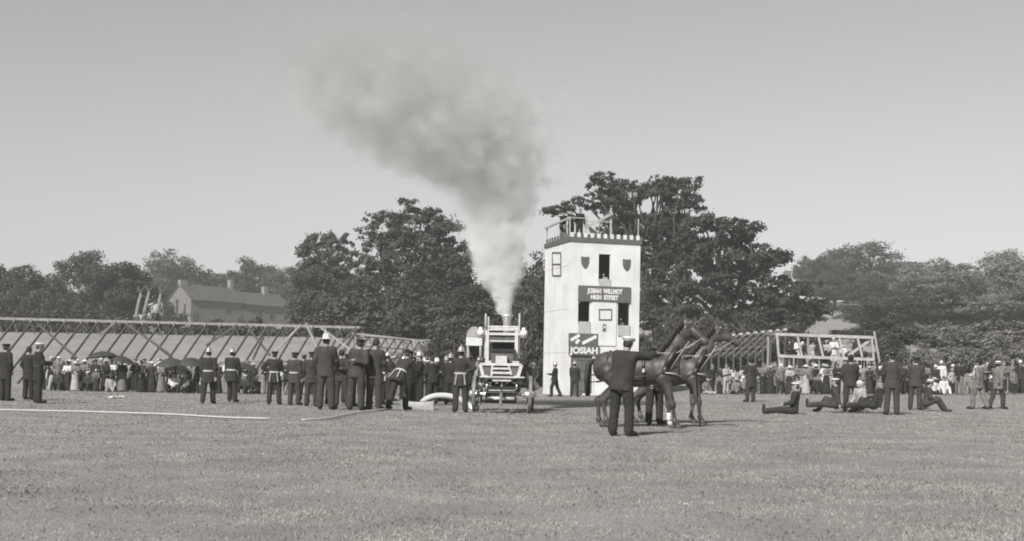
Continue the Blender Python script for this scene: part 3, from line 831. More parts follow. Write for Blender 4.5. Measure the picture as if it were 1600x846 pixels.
# short curving stand behind the firemen
def back_stand():
    root = on_ground(600, 82); t = empty('timber_terrace', root)
    for k in range(0, 8, 3):
        a, b = P(548 + k * 3, 556 - k * 5, 80), P(665 + k * 1.5, 562 - k * 4.6, 86)
        MB().bar(a - root, b - root, .3, .06).build('bench_plank', 'timber_new' if k % 2 else 'timber', t)
    for k in range(9):
        a = P(552 + k * 13, 522 + k * 1.3, 84); g = Vector((a.x, a.y, T(a.x, a.y) - .1))
        MB().bar(g - root, a - root, .1).build('post', 'timber', t)
        MB().bar(a - root, Vector((a.x - .9, a.y - 3.5, max(T(a.x - .9, a.y - 3.5) - .1, a.z - 2.6))) - root, .08).build('raker', 'timber_dark', t)
        MB().bar(a - root + Vector((0, -.1, 0)), Vector((a.x + .8, a.y - .1, a.z - 1.1)) - root, .12, .05).build('bracket', 'timber_new', t)
    a, b = P(548, 521, 84), P(668, 534, 84)
    MB().bar(a - root, b - root, .1, .14).build('top_rail', 'timber', t)
    tag(t, 'timber terrace of benches behind the helmeted firemen', 'stand')
back_stand()
# plank stand running in depth beside the horses
def plank_stand():
    root = on_ground(1150, 78); t = empty('plank_stand', root)
    ends = []
    for k in range(11):
        far, near = P(1066 + k * 11.5, 563 - k * .5, 90), P(1112 + k * 11.5, 527 - k * 1.2, 71)
        ends.append((far, near))
        MB().bar(far - root, near - root, .2, .12).build('sloping_board', 'timber_new', t)
        g = Vector((near.x, near.y, T(near.x, near.y) - .1)); MB().bar(g - root, near - root - Vector((0, 0, .08)), .1).build('post', 'timber_dark', t)
        g = Vector((far.x, far.y, T(far.x, far.y) - .3))
        if far.z > g.z + .4: MB().bar(g - root, far - root - Vector((0, 0, .08)), .1).build('post', 'timber_dark', t)
    for j in range(6):
        f = .06 + j * .175; dz = Vector((0, 0, -.1))
        MB().bar(ends[0][0].lerp(ends[0][1], f) - root + dz, ends[-1][0].lerp(ends[-1][1], f) - root + dz, .1, .07).build('cross_plank', 'timber_dark', t)
    tag(t, 'bare stand of parallel sloping boards beside the horses', 'stand')
plank_stand()
def platform():
    Y0, Y1 = 66.5, 69.5
    c = on_ground(1288, Y0); t = empty('platform_frame', c)
    def bar(nm, p, q, w=.12, h=None, m='timber_new'): MB().bar(p - c, q - c, w, h).build(nm, m, t)
    xs = (1214, 1246, 1279, 1311, 1340, 1362)
    tops = [P(x, 522.5 + (x - 1213) * .035, Y0) for x in xs]
    for i, x in enumerate(xs):
        a = tops[i]; b = P(x + 7, 558, Y0)
        if i in (0, 5): b = Vector((a.x + .35, Y0, T(a.x, Y0) - .1))
        bar('post', a - Vector((0, 0, .1)), b, .11)
        a2 = a + Vector((.15, Y1 - Y0, 0)); b2 = Vector((a2.x, Y1, T(a2.x, Y1) - .1))
        if i % 2 == 0 or i == 5: bar('post', a2, b2, .1, m='timber')
    bar('top_rail', tops[0] - Vector((.1, 0, 0)), tops[5] + Vector((.1, 0, 0)), .12, .16)
    back = Vector((.15, Y1 - Y0, .12))
    bar('top_rail', tops[0] + back, tops[5] + back, .1, .14, 'timber')
    for i in (0, 5): bar('tie_beam', tops[i] + Vector((0, .07, .02)), tops[i] + back, .1, .12, 'timber')
    lo = [P(1216, 556.5, Y0 - .09), P(1366, 562, Y0 - .09)]
    bar('lower_rail', lo[0], lo[1], .08, .16)
    bar('diagonal', P(1325, 556, Y0 + .12), P(1362, 530, Y0 + .12), .1, .13)
    bar('diagonal', P(1366, 520, Y1), P(1374, 566, Y0 - .5), .1, .13, 'timber')
    for k in range(8):
        y = Y0 + .2 + k * .36
        p, q = P(1218, 575, Y0), P(1364, 579, Y0); p.y = q.y = y; z = c.z + 1.35; p.z = q.z = z
        bar('deck_board', p, q, .34, .05, 'timber')
    tag(t, 'open timber platform frame with rails above the hatted crowd', 'platform')
    return c
plat = platform()

# ------------------------------------------------------------------ steam fire engine
ENG_Y = 34.6
def engine():
    g = on_ground(786, ENG_Y); t = empty('fire_engine', g, R(-1.5))
    s = ENG_Y / F
    def X(px): return (px - 786) * s
    def Z(py): return P(786, py, ENG_Y).z - g.z
    def B(nm, x0, y0, x1, y1, yd, th, m, parent=t, bev=0):
        return MB().box(((X(x0) + X(x1)) / 2, yd, (Z(y0) + Z(y1)) / 2), (abs(X(x1) - X(x0)), th, abs(Z(y0) - Z(y1)))).build(nm, m, parent)
    def wheel(x, yd, r, nsp, tilt):
        w = empty('wheel', (x, yd, r)); w.parent = t; w.rotation_euler = (0, R(tilt), R(3 if x > 0 else -1))
        mb = MB(); n = 36
        prof = [(r - .075, -.045), (r - .012, -.05), (r, -.04), (r, .04), (r - .012, .05), (r - .075, .045)]
        vs = [(q[1], math.cos(2 * math.pi * i / n) * q[0], math.sin(2 * math.pi * i / n) * q[0]) for i in range(n) for q in prof]
        m_ = len(prof)
        mb.add(vs, [(i * m_ + j, i * m_ + (j + 1) % m_, ((i + 1) % n) * m_ + (j + 1) % m_, ((i + 1) % n) * m_ + j) for i in range(n) for j in range(m_)])
        mb.build('rim', 'wheel_paint', w)
        hb = MB(); sg = 1 if x > 0 else -1
        hb.tube([(-.17, 0, 0), (-.12, 0, 0), (0, 0, 0), (.12, 0, 0), (.2 * sg if sg > 0 else .17, 0, 0)], [.06, .1, .12, .1, .055], 12); hb.build('hub', 'engine_steel', w, True)
        for k in range(nsp):
            a = 2 * math.pi * k / nsp
            MB().tube([(0, math.cos(a) * .1, math.sin(a) * .1), (0, math.cos(a) * (r - .07), math.sin(a) * (r - .07))], [.03, .022], 6).build('spoke', 'wheel_paint', w, True)
    wheel(X(743), .15, .53, 12, 0.5); wheel(X(829), -.25, .53, 12, 2.0)
    wheel(X(741), 2.1, .74, 14, 0); wheel(X(832), 2.1, .74, 14, 1.5)
    MB().tube([(X(741), 2.1, .74), (X(832), 2.1, .74)], .045, 8).build('rear_axle', 'iron', t)
    MB().tube([(X(741), 0, .53), (X(831), -.1, .53)], .04, 8).build('front_axle', 'engine_steel', t)
    for sx in (-1, 1):                                  # leaf springs over the axles
        for yd, z, m in ((0.0, .66, 'engine_steel'), (2.1, .9, 'iron')):
            for k in range(3): MB().tube([(sx * .42, yd - .5 + .1 * k, z + .13 - .045 * k), (sx * .42, yd, z - .03 - .03 * k), (sx * .42, yd + .5 - .1 * k, z + .13 - .045 * k)], .022, 6).build('leaf_spring', m, t)
    for sx in (-1, 1): MB().bar((sx * .42, -.45, .88), (sx * .42, 2.7, .95), .08, .12).build('chassis_rail', 'engine_dark', t)
    B('turntable', 764, 604, 806, 612, -.2, .7, 'engine_dark')
    MB().tube([(X(763), -.5, Z(610)), (X(807), -.5, Z(610))], .055, 8).build('cross_bar', 'engine_pale', t, True)
    MB().tube([(X(763), -.56, Z(622.5)), (X(806), -.56, Z(622.5))], .05, 8).build('cross_bar', 'engine_pale', t, True)
    B('splinter_box', 761, 614, 809, 630, -.38, .16, 'engine_dark')
    # pump gear below the driver's boards
    for x, y, r in ((770, 596, .12), (786, 594, .15), (802, 597, .12), (778, 604, .08), (796, 604, .08)):
        MB().tube([(X(x), -.28, Z(y)), (X(x), .25, Z(y))], [r, r * .9], 12).build('pump_cylinder', 'engine_dark', t, True)
    for x0, y0, x1, y1 in ((766, 600, 780, 590), (792, 590, 808, 600), (786, 590, 786, 606), (772, 606, 800, 606)):
        MB().tube([(X(x0), -.36, Z(y0)), (X(x1), -.36, Z(y1))], .022, 6).build('pipe', 'engine_steel', t)
    # footboard apron: dark panels in a pale frame, curled up lip
    ap = [(X(752.5), Z(571)), (X(815.5), Z(571)), (X(811), Z(587)), (X(800), Z(592)), (X(772), Z(592)), (X(757), Z(587))]
    mb = MB(); n = len(ap)
    mb.add([(x, -.42, z) for x, z in ap] + [(x, -.36, z) for x, z in ap], [tuple(range(n - 1, -1, -1)), tuple(range(n, 2 * n))] + [(i, (i + 1) % n, (i + 1) % n + n, i + n) for i in range(n)])
    fb = mb.build('footboard', 'engine_mid', t)
    def strip(x0, y0, x1, y1, w, m='engine_pale', yd=-.45, parent=fb, nm='trim'): MB().bar((X(x0), yd, Z(y0)), (X(x1), yd, Z(y1)), .04, w).build(nm, m, parent)
    strip(752, 570, 816, 570, .07); strip(752, 570, 757, 588, .09); strip(816, 570, 811, 588, .09); strip(757, 588, 772, 592, .08); strip(811, 588, 800, 592, .08); strip(772, 592.5, 800, 592.5, .13, yd=-.46)
    strip(771, 571, 770, 588, .05, yd=-.47); strip(796, 571, 801, 586, .05, yd=-.47); strip(772, 576.5, 798, 576.5, .05, yd=-.48); strip(771, 583, 799, 583, .06, yd=-.48); strip(772, 579.5, 798, 579.5, .035, 'engine_dark', -.478)
    B('step_board', 752, 588.5, 821, 590.5, -.4, .3, 'engine_pale')
    for x in (758, 812): MB().tube([(X(x), -.4, Z(590)), (X(x + (3 if x < 786 else -3)), -.2, Z(612))], .025, 6).build('bracket', 'iron', t)
    # driver's box
    B('seat_box', 768, 549, 803, 570, .25, .5, 'engine_mid'); B('seat_cushion', 766, 545.5, 805, 550, .22, .55, 'engine_dark')
    B('tool_chest', 775.5, 556.5, 793, 568.5, -.12, .22, 'engine_pale')
    for x in (764, 807): B('side_pad', x - 5, 564.5, x + 5, 569.5, -.1, .4, 'engine_pale')
    # canopy frame and hose box behind the seat
    for x in (760.5, 806.5): B('upright', x - 2.6, 516, x + 2.6, 568, .42, .09, 'engine_pale')
    for x, y in ((757, 489), (761.5, 494), (810.5, 488)): MB().tube([(X(x), .5, Z(560)), (X(x), .5, Z(y))], .028, 6).build('rail_rod', 'engine_steel', t)
    B('hose_box', 763.5, 523.5, 804, 532.5, 1.1, 1.3, 'engine_mid'); B('hose_box_rim', 762.5, 531.5, 805, 533.8, 1.1, 1.36, 'engine_pale')
    B('canopy_bar', 746, 519.5, 819, 523.3, .42, .08, 'engine_pale')
    for y, w in ((510, .03), (515, .025)): MB().tube([(X(761), .5, Z(y)), (X(809), .5, Z(y))], w, 6).build('hand_rail', 'engine_steel', t)
    for yd in (1.8,): MB().tube([(X(761), yd, Z(510)), (X(809), yd, Z(510))], .028, 6).build('hand_rail', 'engine_steel', t)
    B('dark_gap_panel', 766, 534, 802, 549, 1.5, .06, 'engine_dark')  # dark sheet standing in for the shaded gap under the hose box
    # boiler with brass funnel at the back
    b = MB().loft([((0, 0, .55), .42, .42), ((0, 0, .62), .45, .45), ((0, 0, 1.75), .43, .43), ((0, 0, 1.9), .36, .36), ((0, 0, 2.02), .2, .2)], 24); 
    bo = b.build('boiler', 'engine_dark', t, True); bo.location = (X(788), 2.3, 0)
    for z in (.8, 1.25, 1.7): MB().loft([((0, 0, z), .462, .462), ((0, 0, z + .06), .462, .462)], 24).build('boiler_band', 'brass', bo, True)
    zc = Z(495) * 1.06
    MB().loft([((0, 0, 1.98), .13, .13), ((0, 0, zc - .2), .12, .12), ((0, 0, zc - .06), .17, .17), ((0, 0, zc), .2, .2)], 20).build('funnel', 'engine_steel', bo, True)
    # lamps with carrying hoops
    for x, y in ((750, 519), (818, 519)):
        la = MB().loft([((0, 0, -.17), .07, .07), ((0, 0, -.13), .1, .1), ((0, 0, .06), .1, .1), ((0, 0, .12), .06, .06), ((0, 0, .15), .06, .06)], 12).build('lamp', 'engine_steel', t, True)
        la.location = (X(x), .38, Z(y))
        MB().loft([((0, 0, -.1), .104, .104), ((0, 0, .04), .104, .104)], 12).build('lamp_glass', 'parasol_cloth', la, True)
        MB().tube([(math.cos(a) * .1, 0, .15 + math.sin(a) * .13) for a in [i * math.pi / 8 for i in range(9)]], .016, 6).build('hoop', 'engine_dark', la)
    MB().tube([(0, -.45, .62), (.03, -1.6, .5), (.04, -2.3, .3)], [.05, .045, .035], 8).build('draught_pole', 'wheel_paint', t, True)
    tag(t, 'horse-drawn steam fire engine with tall brass funnel, seen head on', 'fire engine')
    return g + Vector((X(788), 2.3, zc)), t
FUNNEL, ENG = engine()

# ------------------------------------------------------------------ smoke
def smoke():
    o_ = FUNNEL + Vector((0, 0, -.03))
    Ys = o_.y
    # plume axis and half width measured every so often up the column
    rows = [(492, 787, 11), (470, 786, 17), (445, 782, 30), (420, 778, 44), (395, 775, 55), (360, 769, 64), (330, 765, 70), (300, 760, 88), (270, 730, 132), (240, 692, 172), (210, 660, 208), (180, 632, 236), (150, 608, 250), (115, 582, 250), (80, 560, 236), (45, 544, 210), (10, 530, 185)]
    s = Ys / F
    prof = [(max(0.0, P(px, py, Ys).z - o_.z), P(px, py, Ys).x - o_.x, max(.17, w * s)) for py, px, w in rows]
    H = prof[-1][0]
    rings = []
    for z, x, r in prof: rings.append(((x, 0.35 * z * .25, z), r * 1.45, r * 1.2))
    mb = MB().loft(rings, 24)
    o = mb.build('smoke_plume', None); o.location = o_
    m = bpy.data.materials.new('smoke'); m.use_nodes = True
    n, l = m.node_tree.nodes, m.node_tree.links; n.clear()
    out = n.new('ShaderNodeOutputMaterial'); pv = n.new('ShaderNodeVolumePrincipled')
    pv.inputs['Color'].default_value = (.86, .86, .85, 1); pv.inputs['Absorption Color'].default_value = (0, 0, 0, 1); pv.inputs['Anisotropy'].default_value = 0.0
    l.new(pv.outputs[0], out.inputs['Volume'])
    tc = n.new('ShaderNodeTexCoord'); sp = n.new('ShaderNodeSeparateXYZ'); l.new(tc.outputs['Object'], sp.inputs[0])
    def math_(op, a, b=None, c=None):
        q = n.new('ShaderNodeMath'); q.operation = op
        for i, v in enumerate((a, b, c)):
            if v is None: continue
            if isinstance(v, (int, float)): q.inputs[i].default_value = v
            else: l.new(v, q.inputs[i])
        return q.outputs[0]
    def curve(src, pts):
        q = n.new('ShaderNodeFloatCurve'); c = q.mapping.curves[0]
        while len(c.points) > 2: c.points.remove(c.points[1])
        c.points[0].location = pts[0]; c.points[1].location = pts[-1]
        for p in pts[1:-1]: c.points.new(*p)
        q.mapping.update(); l.new(src, q.inputs['Value']); return q.outputs[0]
    zn = math_('DIVIDE', sp.outputs['Z'], H)
    # large slow noise bends the column; finer noise makes the billows
    nz0 = n.new('ShaderNodeTexNoise'); nz0.inputs['Scale'].default_value = .45; nz0.inputs['Detail'].default_value = 2; l.new(tc.outputs['Object'], nz0.inputs['Vector'])
    axm = [(z / H, (x + 8) / 10) for z, x, r in prof]; rdm = [(z / H, r / 5) for z, x, r in prof]
    ax = math_('SUBTRACT', math_('MULTIPLY', curve(zn, axm), 10), 8)
    rd = math_('MULTIPLY', curve(zn, rdm), 5)
    dx = math_('DIVIDE', math_('SUBTRACT', sp.outputs['X'], ax), rd)
    dy = math_('DIVIDE', math_('SUBTRACT', sp.outputs['Y'], math_('MULTIPLY', sp.outputs['Z'], .0875)), math_('MULTIPLY', rd, .8))
    d = math_('SQRT', math_('ADD', math_('MULTIPLY', dx, dx), math_('MULTIPLY', dy, dy)))
    # billow size grows with height
    nzs = []
    for sc, det in ((1.2, 3), (3.6, 3)):
        q = n.new('ShaderNodeTexNoise'); q.inputs['Scale'].default_value = sc; q.inputs['Detail'].default_value = det; q.inputs['Roughness'].default_value = .6
        q.inputs['Distortion'].default_value = .4
        l.new(tc.outputs['Object'], q.inputs['Vector']); nzs.append(q.outputs['Fac'])
    hi = curve(zn, [(0, 0), (.1, .1), (.25, .7), (1, 1)])
    mixn = math_('ADD', math_('MULTIPLY', nzs[0], hi), math_('MULTIPLY', nzs[1], math_('SUBTRACT', 1.0, hi)))
    vo = n.new('ShaderNodeTexVoronoi'); vo.feature = 'SMOOTH_F1'; vo.inputs['Scale'].default_value = 1.25; vo.inputs['Smoothness'].default_value = .35
    wp = n.new('ShaderNodeVectorMath'); wp.operation = 'MULTIPLY_ADD'; l.new(nz0.outputs['Color'], wp.inputs[0]); wp.inputs[1].default_value = (1.2, 1.2, 1.2); l.new(tc.outputs['Object'], wp.inputs[2])
    l.new(wp.outputs[0], vo.inputs['Vector'])
    puff = math_('MULTIPLY', math_('SUBTRACT', vo.outputs['Distance'], .45), math_('MULTIPLY', hi, .8))
    dd = math_('ADD', math_('ADD', d, puff), math_('MULTIPLY', math_('SUBTRACT', mixn, .5), 1.35))
    # crisp on the windward edge, trailing away to leeward
    lee = n.new('ShaderNodeMapRange'); l.new(dx, lee.inputs['Value'])
    lee.inputs['From Min'].default_value = -1.0; lee.inputs['From Max'].default_value = .3; lee.inputs['To Min'].default_value = -.15; lee.inputs['To Max'].default_value = .90
    leeh = math_('ADD', math_('MULTIPLY', math_('SUBTRACT', lee.outputs[0], .6), hi), .6)
    mr = n.new('ShaderNodeMapRange'); mr.interpolation_type = 'SMOOTHSTEP'; l.new(dd, mr.inputs['Value'])
    mr.inputs['From Min'].default_value = 1.0; l.new(leeh, mr.inputs['From Max']); mr.inputs['To Min'].default_value = 0; mr.inputs['To Max'].default_value = 1
    dens = curve(zn, [(0, 1.0), (.05, .95), (.12, .62), (.22, .3), (.34, .14), (.46, .078), (.58, .056), (.72, .042), (.86, .026), (1, 0.004)])
    fin = math_('MULTIPLY', math_('MULTIPLY', mr.outputs[0], dens), 11.0)
    l.new(fin, pv.inputs['Density'])
    cr = n.new('ShaderNodeValToRGB'); l.new(zn, cr.inputs['Fac'])
    e = cr.color_ramp.elements; e[0].position = .04; e[0].color = (.97, .97, .965, 1); e[1].position = .85; e[1].color = (.56, .56, .556, 1); q2 = e.new(.5); q2.color = (.81, .81, .805, 1)
    q = e.new(.27); q.color = (.90, .90, .895, 1)
    l.new(cr.outputs[0], pv.inputs['Color'])
    o.data.materials.append(m)
    m.cycles.volume_step_rate = 0.65
    tag(o, 'grey column of smoke billowing from the engine funnel', 'smoke', kind='stuff')
smoke()

# ------------------------------------------------------------------ hoses, suction pipe, canvas dam, scraps, domed tent
def hose(pts, r, label, name='fire_hose', flat=.6):
    q = [ground_pt(*p) for p in pts]
    path = []
    for i in range(len(q) - 1):
        for k in range(6):
            p = q[i].lerp(q[i + 1], k / 6); p.z = T(p.x, p.y) + r * flat + .02
            path.append(p + Vector((0, .22 * math.sin(p.x * .8 + 1) + .12 * math.sin(p.x * 2.3) + random.uniform(-.03, .03), 0)))
    c = path[0].copy()
    o = MB().tube([p - c for p in path], r, 8, flat).build(name, 'hose_canvas', None, True); o.location = c
    tag(o, label, 'hose', 'canvas hoses on the grass')
hose([(-30, 642), (40, 643), (110, 645), (200, 648), (300, 653), (370, 656), (432, 658)], .027, 'long white canvas hose lying straight across the grass')
hose([(474, 659), (500, 658), (515, 656), (540, 651), (575, 645), (612, 641)], .03, 'short white canvas hose curving up to the bending fireman')
def suction():
    Y = 36.7
    pts = [P(737, 637, Y - .1), P(726, 629, Y), P(712, 621.5, Y), P(695, 618.5, Y), P(680, 619, Y), P(668, 623, Y), P(661, 628, Y + .1), P(658, 633, Y + .1)]
    c = ground_pt(700, 640); fine = []
    for i in range(len(pts) - 1):
        p0, p1, p2, p3 = pts[max(i - 1, 0)], pts[i], pts[i + 1], pts[min(i + 2, len(pts) - 1)]
        for k in range(8):
            t_ = k / 8
            fine.append(.5 * ((2 * p1) + (p2 - p0) * t_ + (2 * p0 - 5 * p1 + 4 * p2 - p3) * t_ ** 2 + (3 * p1 - p0 - 3 * p2 + p3) * t_ ** 3) - c)
    fine.append(pts[-1] - c)
    o = MB().tube(fine, [.085 + .006 * (i % 2) for i in range(len(fine))], 12).build('suction_hose', 'hose_canvas', None, True); o.location = c
    tag(o, 'thick white suction hose arching from engine into the canvas dam', 'hose')
    MB().tube([fine[0], fine[0] + (fine[0] - fine[1]).normalized() * .12], .125, 12).build('coupling', 'brass', o)
    g = ground_pt(652, 640); g.z -= .02
    d = empty('canvas_dam', g, R(4))
    mb = MB(); W, D, H = .95, .9, .28
    for a, b in (((-W / 2, -D / 2), (W / 2, -D / 2)), ((W / 2, -D / 2), (W / 2, D / 2)), ((W / 2, D / 2), (-W / 2, D / 2)), ((-W / 2, D / 2), (-W / 2, -D / 2))):
        pl = MB(); n = 8
        rows_ = []
        for j in range(5):
            for i in range(n + 1):
                f = i / n; sag = .03 * math.sin(f * math.pi) * math.sin(j / 4 * math.pi) - .03 * math.sin(f * math.pi) * (j == 4)
                nx, ny = (b[1] - a[1]), -(b[0] - a[0]); ln = math.hypot(nx, ny)
                rows_.append((a[0] + (b[0] - a[0]) * f + nx / ln * sag, a[1] + (b[1] - a[1]) * f + ny / ln * sag, H * j / 4 - (.03 * math.sin(f * math.pi) if j == 4 else 0)))
        pl.add(rows_, [(j * (n + 1) + i, j * (n + 1) + i + 1, (j + 1) * (n + 1) + i + 1, (j + 1) * (n + 1) + i) for j in range(4) for i in range(n)])
        pl.build('canvas_side', 'tank_canvas', d, True)
    MB().box((0, 0, .16), (W - .02, D - .02, .02)).build('water', 'engine_dark', d)
    for x in (-W / 2, W / 2):
        for y in (-D / 2, D / 2): MB().tube([(x, y, 0), (x, y, H + .03)], .02, 6).build('stake', 'timber', d)
    tag(d, 'low pale canvas dam on the grass by the suction hose', 'water tank')
suction()
def tent():
    g = on_ground(741, 52); t = empty('domed_tent', g)
    s = 52 / F
    zt, zm, zb = P(741, 511, 52).z - g.z, P(741, 528, 52).z - g.z, P(741, 541, 52).z - g.z
    w = 12 * s
    mb = MB(); n = 10; vs = []
    for y in (-.5, .5):
        for i in range(n + 1):
            a = math.pi * i / n; vs.append((-math.cos(a) * w, y, zm + math.sin(a) * (zt - zm)))
    mb.add(vs, [(i, i + 1, n + 2 + i, n + 1 + i) for i in range(n)] + [tuple(range(n, -1, -1)), tuple(range(n + 1, 2 * n + 2))])
    mb.build('domed_roof', 'light_cloth', t)
    MB().box((0, 0, (zm + zb) / 2), (2 * w + .02, 1.02, zm - zb - .01)).build('valance', 'tent_canvas', t)
    for x in (-w + .06, w - .06):
        for y in (-.45, .45): MB().bar((x, y, 0), (x, y, zb), .07).build('tent_pole', 'timber_new', t)
    MB().box((0, .46, zb / 2), (2 * w - .2, .04, zb)).build('back_cloth', 'dark_serge_3', t)
    tag(t, 'small white kiosk tent with rounded top behind the engine', 'tent')
tent()
for px, py, r, lab in ((180, 624, .16, 'largest crumpled white paper on grass before the crowd'), (191, 622, .10, 'smaller crumpled white paper beside the largest one'), (687, 701, .025, 'white paper scrap lying in front of the engine'), (1071, 796, .014, 'tiny white scrap on the open grass below the horses')):
    g = ground_pt(px, py); mb = MB(); vs = []
    for j in range(5):
        for i in range(5): vs.append(((i - 2) * r * .6 + random.uniform(-.2, .2) * r, (j - 2) * r * .5, .03 + random.random() * r * .55))
    mb.add(vs, [(j * 5 + i, j * 5 + i + 1, j * 5 + i + 6, j * 5 + i + 5) for j in range(4) for i in range(4)])
    o = mb.build('paper_scrap', 'paper'); o.location = g; tag(o, lab, 'paper', 'paper scraps on the grass')

# ------------------------------------------------------------------ people
ARM = {'down': ((.12, 0, -1), (.05, .2, -1)), 'back': ((.32, -.38, -.88), (-.8, -.4, .05)), 'hip': ((.68, -.25, -.72), (-.78, .2, -.42)),
       'front': ((.14, .3, -.94), (-.35, .92, .1)), 'reach': ((.18, .9, -.3), (.02, 1, .15)), 'up': ((.4, .55, .72), (.02, .62, .78)), 'cross': ((.24, .28, -.93), (-.92, .5, .22)),
       'pocket': ((.32, -.12, -.94), (-.3, .38, -.88)), 'low': ((.12, .35, -.93), (-.02, .5, -.86)), 'lap': ((.2, .25, -.95), (-.3, .85, -.35)), 'prop': ((.25, -.45, -.86), (.12, -.25, -.96)), 'swing': ((.12, -.3, -.95), (.03, .05, -1)), 'high': ((.75, .35, .35), (.1, .35, .93))}
LEG = {'stand': ((.07, .01, -1), (.03, -.03, -1)), 'wide': ((.2, .0, -1), (.13, -.02, -1)), 'fwd': ((.05, .36, -.93), (.03, -.02, -1)), 'rear': ((.05, -.22, -.97), (.03, -.42, -.9)),
       'sit': ((.14, 1, .03), (.02, .98, -.1)), 'knee': ((.08, .25, -.96), (.02, -.98, -.16)), 'squat': ((.22, .95, .0), (.06, -.3, -.95)), 'crook': ((.25, .9, .42), (-.05, .55, -.83)), 'ease': ((.12, .06, -1), (.04, -.1, -1))}
def nv(t, side): return Vector((t[0] * side, t[1], t[2])).normalized()
def skeleton(H=1.75, lean=0, tilt=0, arms=('down', 'down'), legs=('stand', 'stand'), head=(0, 0), twist=0):
    s = H / 1.75
    Tm = (Matrix.Rotation(R(tilt), 3, 'Y') @ Matrix.Rotation(-R(lean), 3, 'X') @ Matrix.Rotation(R(twist), 3, 'Z'))
    J = {'s': s, 'T': Tm}
    p = Vector((0, 0, 0)); J['pelvis'] = p
    for i, sd in ((0, -1), (1, 1)):
        sh = p + Tm @ Vector((sd * .185, 0, .475)) * s
        a = arms[i]; u, f = (ARM[a] if isinstance(a, str) else a)
        e = sh + Tm @ nv(u, sd) * .285 * s; w = e + Tm @ nv(f, sd) * .25 * s
        J['sh%d' % i], J['el%d' % i], J['wr%d' % i], J['hd%d' % i] = sh, e, w, (w - e).normalized()
        hp = p + Vector((sd * .095, 0, -.03)) * s
        t_, c = LEG[legs[i]] if isinstance(legs[i], str) else legs[i]
        k = hp + nv(t_, sd) * .43 * s; an = k + nv(c, sd) * .40 * s
        J['hip%d' % i], J['kn%d' % i], J['an%d' % i] = hp, k, an
        cd = nv(c, sd); fd = Vector((sd * .25, 1, 0))
        if abs(cd.z) < .5: fd = Vector((sd * .25, .25, 1.0)) if cd.y > 0 else Vector((0, -.3, -.2))
        J['toe%d' % i] = an + fd.normalized() * .16 * s + (Vector((0, 0, -.04)) * s if abs(cd.z) >= .5 else Vector())
    J['neck'] = p + Tm @ Vector((0, -.005, .50)) * s
    Hm = Tm @ Matrix.Rotation(R(head[1]), 3, 'Z') @ Matrix.Rotation(-R(head[0]) + R(lean) * .55, 3, 'X'); J['Hm'] = Hm
    J['head'] = J['neck'] + Hm @ Vector((0, .025, .185)) * s
    low = min(min(J['an0'].z, J['an1'].z) - .085 * s, min(J['toe0'].z, J['toe1'].z) - .05 * s, min(J['kn0'].z, J['kn1'].z) - .075 * s, -.115 * s)
    sh = Vector((0, 0, -low))
    for k in list(J):
        if isinstance(J[k], Vector) and not k.startswith('hd'): J[k] = J[k] + sh
    return J
def body_prims(J, face=True):
    s, Tm, Hm = J['s'], J['T'], J['Hm']; P_ = []
    p = J['pelvis']
    P_ += [rc((0, 0, .36), (0, 0, .08), .165 * s, .135 * s, p, Tm, (1, .68, 1)), rc((0, 0, .05), (0, 0, -.04), .15 * s, .15 * s, p, Tm, (1, .75, 1)), rc((-.13 * s, 0, .44 * s), (.13 * s, 0, .44 * s), .075 * s, .075 * s, p, Tm, (1, .9, 1))]
    P_.append(rc(J['neck'] - Tm @ Vector((0, 0, .06 * s)), J['head'] - Hm @ Vector((0, .02, .05)) * s, .062 * s, .056 * s))
    h = J['head']
    P_ += [el(h + Hm @ Vector((0, -.012, .03)) * s, Vector((.076, .094, .098)) * s, Hm), el(h + Hm @ Vector((0, .03, -.055)) * s, Vector((.056, .064, .07)) * s, Hm)]
    if face:
        P_ += [rc(h + Hm @ Vector((0, .098, .0)) * s, h + Hm @ Vector((0, .113, -.03)) * s, .009 * s, .014 * s), el(h + Hm @ Vector((0, .085, .025)) * s, Vector((.05, .014, .012)) * s, Hm), el(h + Hm @ Vector((0, .086, -.065)) * s, Vector((.026, .014, .010)) * s, Hm)]
        for sd in (-1, 1): P_.append(el(h + Hm @ Vector((sd * .079, -.005, -.01)) * s, Vector((.012, .022, .034)) * s, Hm))
    for i in (0, 1):
        P_ += [rc(J['sh%d' % i], J['el%d' % i], .05 * s, .04 * s), rc(J['el%d' % i], J['wr%d' % i], .04 * s, .028 * s), rc(J['wr%d' % i], J['wr%d' % i] + J['hd%d' % i] * .075 * s, .03 * s, .036 * s)]
        P_ += [rc(J['hip%d' % i], J['kn%d' % i], .085 * s, .056 * s), rc(J['kn%d' % i], J['an%d' % i], .055 * s, .038 * s), rc(J['an%d' % i] + Vector((0, 0, -.02)), J['toe%d' % i], .042 * s, .034 * s)]
    return P_
def fingers(J):
    mb = MB(); s = J['s']
    for i in (0, 1):
        d = J['hd%d' % i]; x, y, _ = frame_from(d); base = J['wr%d' % i] + d * .085 * s
        for k in range(4):
            b = base + x * (k - 1.5) * .019 * s; L = (.062, .074, .07, .055)[k] * s
            m_ = b + d * L * .55 - y * .008 * s; e = b + d * L - y * .026 * s
            mb.tube([b - d * .02, m_, e], [.0105 * s, .0098 * s, .007 * s], 6)
        b = J['wr%d' % i] + d * .035 * s + x * (.032 if i == 0 else -.032) * s
        sg = 1 if i == 0 else -1
        mb.tube([b, b + (d * .6 + x * sg * .5 - y * .2).normalized() * .035 * s, b + (d * .9 + x * sg * .35 - y * .4).normalized() * .068 * s], [.013 * s, .012 * s, .008 * s], 6)
    return mb
